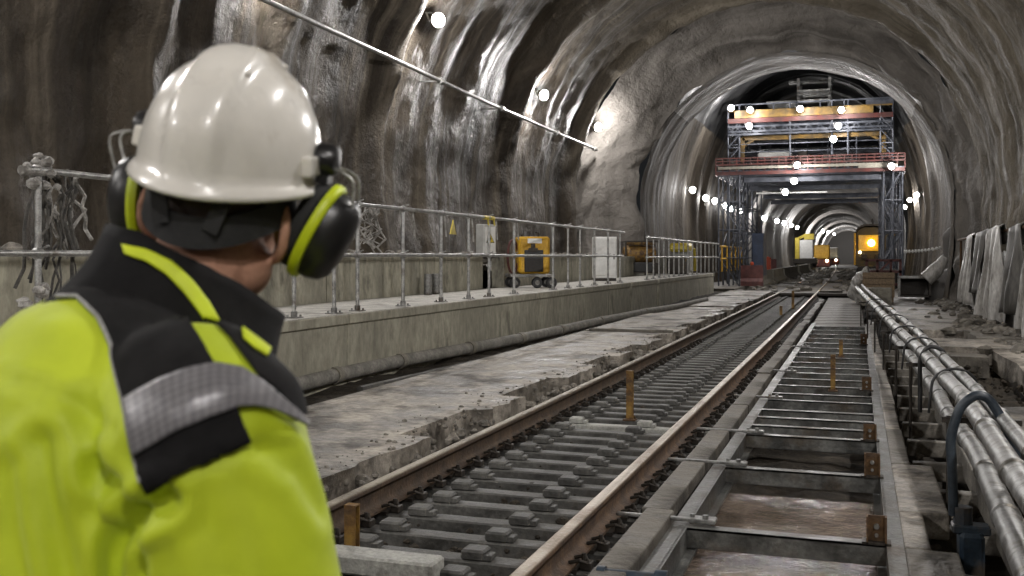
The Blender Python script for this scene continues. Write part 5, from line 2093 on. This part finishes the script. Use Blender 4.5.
def vnormals(V, F):
    A = np.asarray([f if len(f) == 4 else (*f, f[2]) for f in F])
    n = np.cross(V[A[:, 2]] - V[A[:, 0]], V[A[:, 3]] - V[A[:, 1]])
    N = np.zeros_like(V)
    for k in range(4):
        np.add.at(N, A[:, k], n)
    return N / (np.linalg.norm(N, axis=1, keepdims=True) + 1e-12)


def bvh_of(V, F):
    return BVHTree.FromPolygons([Vector(v) for v in V], F)


JB = bvh_of(V, F)


def hit(px, py, tree=None):
    d = ray(px, py)
    L = d.length
    return (tree or JB).ray_cast(CAM, d / L)


def line3(px):
    out = []
    for i in range(len(px) - 1):
        for k in range(6):
            t = k / 6
            h = hit(px[i][0] + (px[i + 1][0] - px[i][0]) * t, px[i][1] + (px[i + 1][1] - px[i][1]) * t)
            if h[0] is not None:
                out.append(np.array(h[0]))
    return np.array(out) if out else None


# folds: noise drawn out down the cloth, and the creases the photograph shows
N = vnormals(V, F)
disp = np.zeros(len(V))
for i, v in enumerate(V):
    q = Vector(v)
    disp[i] += .0055 * noise.noise(Vector((q.dot(BR_) * 7, q.dot(BF) * 7, q.z * 2.6))) + .0035 * noise.noise(Vector((q.x * 15, q.y * 15, q.z * 6)))
for px, dep, wd in ((((40, 445), (48, 500), (60, 545), (72, 590)), .012, .012), (((100, 470), (118, 490), (132, 530), (140, 590)), .013, .012), (((165, 500), (128, 520), (116, 548), (112, 600)), .020, .011),
                    (((0, 377), (40, 388), (85, 410), (118, 436)), .004, .007), (((85, 400), (98, 440), (104, 475)), .006, .012), (((262, 448), (296, 470), (322, 520)), .005, .012),
                    (((190, 500), (215, 540), (225, 590)), .005, .016), (((10, 470), (14, 530), (24, 590)), .008, .014), (((150, 490), (200, 466), (252, 446), (300, 448)), .003, .006)):
    L3 = line3(px)
    if L3 is None:
        continue
    dmin = np.full(len(V), 9.0)
    for p in L3:
        dmin = np.minimum(dmin, np.linalg.norm(V - p, axis=1))
    disp -= dep * np.exp(-(dmin / wd) ** 2)
    disp += dep * .45 * np.exp(-((dmin - wd * 2.1) / wd) ** 2)
V = V + N * disp[:, None]
jacket = mesh_obj('jacket', V, F, M['hivis'], person)
jacket['label'] = 'bright yellow jacket'
JB = bvh_of(V, F)


def patch(name, edges, m, parent, off=.004, nu=36, nv=22, tree=None, th=.0035, label=None, gap=.06):
    """a piece of cloth lying on the jacket; edges = bottom, top pixel polylines (same direction)"""
    def along(pl, t):
        ls = [0]
        for a, b in zip(pl, pl[1:]):
            ls.append(ls[-1] + math.hypot(b[0] - a[0], b[1] - a[1]))
        x = t * ls[-1]
        for i in range(len(pl) - 1):
            if x <= ls[i + 1] + 1e-9:
                q = (x - ls[i]) / (ls[i + 1] - ls[i] + 1e-9)
                return (pl[i][0] + (pl[i + 1][0] - pl[i][0]) * q, pl[i][1] + (pl[i + 1][1] - pl[i][1]) * q)
        return pl[-1]
    P, UV, idx = [], [], {}
    for i in range(nu + 1):
        for j in range(nv + 1):
            a, b = along(edges[0], i / nu), along(edges[1], i / nu)
            f = j / nv
            h = hit(a[0] + (b[0] - a[0]) * f, a[1] + (b[1] - a[1]) * f, tree)
            if h[0] is None:
                continue
            idx[i, j] = len(P)
            P.append(np.array(h[0] + h[1] * off))
            UV.append((i / nu, f * .4))
    FF = [(idx[i, j], idx[i + 1, j], idx[i + 1, j + 1], idx[i, j + 1]) for i in range(nu) for j in range(nv)
          if all(k in idx for k in ((i, j), (i + 1, j), (i + 1, j + 1), (i, j + 1)))
          and np.linalg.norm(P[idx[i, j]] - P[idx[i + 1, j + 1]]) < gap]
    # keep the largest connected piece
    par = list(range(len(P)))

    def root(i):
        while par[i] != i:
            par[i] = par[par[i]]
            i = par[i]
        return i
    for q in FF:
        for i in q[1:]:
            par[root(i)] = root(q[0])
    cnt = {}
    for q in FF:
        cnt[root(q[0])] = cnt.get(root(q[0]), 0) + 1
    big = max(cnt, key=cnt.get)
    FF = [q for q in FF if root(q[0]) == big]
    used = sorted({i for q in FF for i in q})
    mp_ = {i: k for k, i in enumerate(used)}
    P, UV = [P[i] for i in used], [UV[i] for i in used]
    FF = [tuple(mp_[i] for i in q) for q in FF]
    o = mesh_obj(name, np.array(P), FF, m, parent, uv=UV)
    s = o.modifiers.new('thickness', 'SOLIDIFY')
    s.thickness = th
    s.offset = 0
    if label:
        o['label'] = label
    return o


LEFTE = [(58, 300), (78, 300), (97, 320), (113, 352), (125, 395), (134, 440), (146, 489)]
RIGHTE = [(135, 262), (165, 298), (184, 318), (200, 343), (219, 376), (236, 410), (248, 441)]
patch('shoulder_panel', (LEFTE, RIGHTE), M['black_cloth'], jacket, .0055, 64, 48, label='black shoulder panel')
patch('reflective_band', ([(130, 404), (164, 385), (190, 375), (215, 370), (240, 375), (262, 388), (290, 413), (300, 424)], [(140, 453), (177, 430), (205, 418), (235, 407), (252, 407), (270, 412), (288, 421), (300, 429)]),
      M['retro'], jacket, .0095, 60, 18, label='grey reflective band')


def ribbon(name, px, r, m, parent, tree=None, off=.003):
    pts = []
    for i in range(len(px) - 1):
        for k in range(8):
            t = k / 8
            h = hit(px[i][0] + (px[i + 1][0] - px[i][0]) * t, px[i][1] + (px[i + 1][1] - px[i][1]) * t, tree)
            if h[0] is not None:
                pts.append(h[0] + h[1] * off)
    if len(pts) > 2:
        return MB().tube(pts, r, 8).build(name, m, parent, smooth=True)


ribbon('piping', LEFTE, .0026, M['piping'], jacket, off=.005)

# front edge of the jacket
fe = [(212, 318), (245, 345), (272, 378), (292, 405), (302, 418)]
# black strip that runs from the collar down the front and wraps round the chest
PL = [(196, 306), (228, 338), (258, 378), (284, 405), (297, 420)]
rows = []
for i in range(len(PL) - 1):
    for k in range(8):
        t = k / 8
        h = hit(PL[i][0] + (PL[i + 1][0] - PL[i][0]) * t, PL[i][1] + (PL[i + 1][1] - PL[i][1]) * t)
        if h[0] is None:
            continue
        row = []
        dirn = (BF * .55 - BR_ * .83).normalized()
        q = h[0].copy()
        for j in range(12):
            n_ = JB.find_nearest(q)
            row.append(n_[0] + n_[1] * .004)
            tang = (dirn - n_[1] * dirn.dot(n_[1])).normalized()
            q = n_[0] + tang * .0075
        rows.append(row)
g = MB()
g.v = [p for r in rows for p in r]
g.f = [(i * 12 + j, i * 12 + j + 1, (i + 1) * 12 + j + 1, (i + 1) * 12 + j) for i in range(len(rows) - 1) for j in range(11)]
o = g.build('front_placket', M['black_cloth'], jacket, smooth=True, angle=80)
o['label'] = 'black front strip'
sd = o.modifiers.new('thickness', 'SOLIDIFY')
sd.thickness = .0035
sd.offset = 0
for x0, z0, z1 in ((.0, .62, 1.36),):
    g = MB()
    pts = []
    for k in range(24):
        z = z0 + (z1 - z0) * k / 23
        h = JB.ray_cast(bd(x0, .6, z), -BF)
        if h[0] is not None:
            pts.append(h[0] + h[1] * .004)
    g.tube(pts, .009, 8)
    g.build('zip', M['black_cloth'], jacket, smooth=True)

# collar: stands round the neck, leaning forward, higher at the back
NA, NH = 56, 7
outer, inner = [], []
for j in range(NH + 1):
    f = j / NH
    for lst, dr in ((outer, 0), (inner, -.010)):
        ring = []
        for k in range(NA):
            a = 2 * PI * k / NA
            sa, ca = math.sin(a), math.cos(a)
            w = (.125 - .05 * f + .026 * f * f + dr)
            d = (.122 - .03 * f + .016 * f * f + dr)
            cf = -.004 + .034 * f
            bk = max(0, -sa) * (1 - f) ** 2
            fo = sa * d - .045 * bk
            z = 1.322 + .088 * f - (.34 + .22 * f) * fo * 1.0 - .012 * bk + (.006 * math.sin(a * 5 + 1) * (1 - f))
            ring.append(bd(ca * w - .018 * f, cf + fo + .004 * noise.noise(Vector((a * 3, f * 2, 0))), z + .004 * noise.noise(Vector((a * 2.5, 7, f)))))
        lst.append(ring)
g = MB()
g.loft(outer + inner[::-1], cap=False)
n0 = NA
CV, CF = np.array([tuple(p) for p in g.v]), g.f
collar = mesh_obj('collar', CV, CF, M['black_cloth'], jacket)
collar['label'] = 'black standing collar'
CB = bvh_of(CV, CF)
BOTH = bvh_of(np.vstack([V, CV]), list(F) + [tuple(i + len(V) for i in f) for f in CF])
patch('collar_stripe', ([(124, 246), (150, 251), (172, 262), (192, 281), (208, 303), (218, 322)], [(126, 256), (146, 262), (166, 275), (183, 293), (198, 313), (210, 330)]), M['trim_yellow'], jacket, .004, 30, 4, tree=BOTH, label='yellow collar stripe')
patch('collar_tab', ([(234, 318), (252, 328), (268, 344)], [(240, 344), (251, 354), (264, 362)]), M['trim_yellow'], jacket, .009, 14, 8, tree=JB, label='yellow tab under the collar tip')

# cuffs, trousers and boots (below the picture)
for s in (1, -1):
    d = (WRI[s] - ELB[s]).normalized()
    w = WRI[s] - d * .02
    g = MB().lathe([(.050, -.02), (.060, -.01), (.060, .03), (.050, .035)], w, d, 20)
    g.build('cuff', M['black_cloth'], jacket, smooth=True)
g = MB()
g.loft([ell((0, -.03), .165, .125, .70), ell((0, -.03), .17, .13, .80), ell((0, -.03), .165, .125, .92)])
for s in (1, -1):
    capsule(g, [HIP[s], (HIP[s] + KNE[s]) / 2, KNE[s], KNE[s] * .5 + ANK[s] * .5, ANK[s] + UP * .03], [.105, .096, .080, .076, .074], 20)
V2, F2 = voxel(g, .010, 6)
mesh_obj('trousers', V2, F2, M['trousers'], person)
for s in (1, -1):
    g = MB()
    capsule(g, [ANK[s] + UP * .06, ANK[s] - UP * .02], [.058, .056], 16)
    capsule(g, [ANK[s] - BF * .02 - UP * .045, ANK[s] + BF * .09 - UP * .048, ANK[s] + BF * .165 - UP * .055], [.052, .050, .044], 16)
    V2, F2 = voxel(g, .007, 4)
    V2[:, 2] = np.maximum(V2[:, 2], GZ + .002)
    mesh_obj('boot', V2, F2, M['boot'], person)

# ------------------------------------------------ hard hat
HH = HC + HU * .062 + HF * .004
hh = lambda r, f, u: HH + HR * r + HF * f + HU * u
HWID, HLEN, HHGT = .111, .137, .146
NA, NT = 96, 30


def hat(a, t, k=0.0):
    """a: bearing (0 = right, 90 = front), t: 0 at the rim, 1 at the crown"""
    ca, sa = math.cos(a), math.sin(a)
    rho = max(0.0, 1 - t ** 2.35) ** .5
    r, f = HWID * ca * rho, HLEN * sa * rho
    u = HHGT * t
    crest = 1 / (1 + math.exp((abs(r) - .032) / .0022)) * min(1, t * 1.6 + .45) * .011
    step = 1 / (1 + math.exp((abs(r) - .074) / .003)) * min(1, max(0, t - .15) * 2.2) * .0035
    n = Vector((r / HWID ** 2, f / HLEN ** 2, u / HHGT ** 2 * 1.0 + .0001))
    n.normalize()
    e = crest + step - k
    return (r + n.x * e, f + n.y * e, u + n.z * e)


g = MB()
rings = []
for (ext, du) in ((-.004, -.010), (.005, -.014), (.0095, -.011), (.0085, -.006), (.002, .002)):
    ring = []
    for k in range(NA):
        a = 2 * PI * k / NA
        pk = .026 * max(0, math.sin(a)) ** 3
        bk = .006 * max(0, -math.sin(a)) ** 2
        ring.append(hh((HWID + ext) * math.cos(a), (HLEN + ext + (pk + bk) * (1 if ext > 0 else 0)) * math.sin(a), du - .010 * abs(math.sin(a)) ** 2 * (1 if ext > 0 else .6)))
    rings.append(ring)
for i in range(NT + 1):
    t = .02 + .975 * (i / NT) ** .8
    rings.append([hh(*hat(2 * PI * k / NA, t)) for k in range(NA)])
for i in range(NT, -1, -3):
    t = .02 + .975 * (i / NT) ** .8
    rings.append([hh(*hat(2 * PI * k / NA, t, .004)) for k in range(NA)])
g.loft(rings, cap=False)
# crown caps
c1, c2 = (5 + NT), (6 + NT)
g.f.append(tuple(c1 * NA + k for k in range(NA)))
g.f.append(tuple(c2 * NA + k for k in range(NA - 1, -1, -1)))
n = len(rings)
for k in range(NA):
    g.f.append(((n - 1) * NA + k, (n - 1) * NA + (k + 1) % NA, (k + 1) % NA, k))
hatobj = g.build('hard_hat', M['helmet'], person, smooth=True, angle=70)
hatobj['label'] = 'scuffed white hard hat'
# vents along the crest, slot covers on the sides
g = MB()
for (r, f, rr_) in ((.030, -.072, .006), (-.036, -.070, .006), (.03, .05, .006)):
    a = math.atan2(f / HLEN, r / HWID)
    rho = math.hypot(f / HLEN, r / HWID)
    t = (1 - rho ** 2) ** (1 / 2.35)
    q = hh(*hat(a, t, -.0005))
    nn = (q - HH).normalized()
    g.tube([q - nn * .004, q + nn * .0004], rr_, 10)
split_build(g, 'vent_plug', M['helmet'], hatobj, smooth=True)
for s in (1, -1):
    a = math.radians(-8) if s > 0 else math.radians(188)
    q0 = hh(*hat(a, .08, -.002))
    q1 = hh(*hat(a, .26, -.002))
    g = MB().bar(q0, q1, .046, .014, up=HR)
    g.build('slot_boss', M['helmet'], hatobj, bevel=.004)
# head band and nape strap inside the hat
g = MB()
rings = []
for (du, dr) in ((.018, .0), (-.020, .004), (-.020, .009), (.018, .005)):
    ring = []
    for k in range(60):
        a = 2 * PI * k / 60
        drop = -.034 * max(0, -math.sin(a)) ** 1.5
        ring.append(hd((.0845 + dr) * math.cos(a), -.010 + (.104 + dr) * math.sin(a), .030 + du + drop))
    rings.append(ring)
g.loft(rings + [rings[0]], cap=False)
hb = g.build('head_band', M['foam'], hatobj, smooth=True, angle=50)
g = MB()
for s in (1, -1):
    g.bar(hd(s * .03, -.118, .0), hd(s * .045, -.112, .06), .02, .006, up=HF)
split_build(g, 'strap', M['foam'], hatobj)

# ear muffs on sprung wire arms
for s in (1, -1):
    drop = math.radians(20 if s > 0 else 6)
    ax = (HR * s * math.cos(drop) - HU * math.sin(drop)).normalized()
    c = HC + HR * s * (.094 if s > 0 else .080) + HU * (.012 if s > 0 else .0) + HF * .012
    fx = HF
    ux = ax.cross(fx).normalized()
    ux = ux if ux.dot(HU) > 0 else -ux
    mu = None

    def oval(h, rx, ry, n=36):
        return [c + ax * h + fx * rx * 1.1 * math.cos(2 * PI * k / n) + ux * ry * 1.12 * math.sin(2 * PI * k / n) for k in range(n)]
    cup = MB().loft([oval(.024, .036, .050), oval(.026, .040, .054), oval(.046, .041, .055), oval(.062, .037, .050), oval(.071, .028, .040), oval(.075, .012, .020)]).build('ear_muff', M['muff'], person, smooth=True, angle=60)
    cup['label'] = 'black ear muff with a yellow ring'
    MB().loft([oval(.004, .028, .040), oval(.0, .036, .048), oval(.006, .041, .054), oval(.018, .041, .054), oval(.024, .036, .048)]).build('cushion', M['foam'], cup, smooth=True)
    rg = MB().loft([oval(.0235, .041, .055), oval(.0235, .0455, .060), oval(.027, .0465, .061), oval(.034, .0465, .061), oval(.037, .044, .058), oval(.037, .040, .054)]).build('yellow_ring', M['muff_yellow'], cup, smooth=True, angle=50)
    rg['label'] = 'yellow ring'
    g = MB()
    q = c + ax * .070 + fx * -.012 - ux * .012
    g.bar(q - ux * .012, q + ux * .004, .010, .003, up=ax)
    g.build('badge', M['muff_yellow'], cup)['label'] = 'small yellow mark'
    # pivot block on the hat and the wire that carries the cup
    a = math.radians(4) if s > 0 else math.radians(176)
    q0 = hh(*hat(a, .22, -.010))
    g = MB().lathe([(.010, -.012), (.021, -.010), (.022, .008), (.018, .016), (.006, .019)], q0, HR * s, 18)
    g.bar(q0 - HU * .030 + HR * s * .002, q0 + HU * .016 + HR * s * .002, .024, .016, up=HR)
    pv = g.build('pivot', M['muff'], hatobj, smooth=True, angle=40)
    w0 = q0 - HU * .008 + HR * s * .012
    for dx in (-.014, .014):
        pts = [w0 + HF * dx * .6, w0 + HR * s * .020 - HU * .004 + HF * dx, w0 + HR * s * .034 - HU * .018 + HF * dx, c + ax * .066 + ux * .030 + HF * dx, c + ax * .074 + ux * .006 + HF * dx * .8]
        MB().tube(smooth_path(pts, 6), .0017, 8).build('wire_arm', M['galv'], hatobj, smooth=True)

# ================================================================= CAMERA, WORLD, VIEW
cam = bpy.data.cameras.new('camera')
cam.sensor_width = 36
cam.lens = FPX * 36 / 1024
cam.shift_y = -(288 - YH) / 1024
cam.clip_start, cam.clip_end = .05, 800
cam.dof.use_dof = True
cam.dof.focus_distance = 9.0
cam.dof.aperture_fstop = 6.3
co = bpy.data.objects.new('camera', cam)
COL.objects.link(co)
co.location = CAM
co.rotation_euler = (PI / 2, 0, YAW)
SC.camera = co
w = bpy.data.worlds.new('tunnel_air')
w.use_nodes = True
w.node_tree.nodes['Background'].inputs[0].default_value = (.9, .95, 1, 1)
w.node_tree.nodes['Background'].inputs[1].default_value = .01
SC.world = w
SC.view_settings.view_transform = 'Standard'
SC.view_settings.look = 'None'
SC.view_settings.exposure = 0.35
SC.view_settings.gamma = 1.0
SC.view_settings.use_curve_mapping = False
SC.cycles.use_denoising = True
SC.cycles.max_bounces = 6
SC.cycles.diffuse_bounces = 4
SC.cycles.sample_clamp_indirect = 4.0
SC.cycles.use_light_tree = True
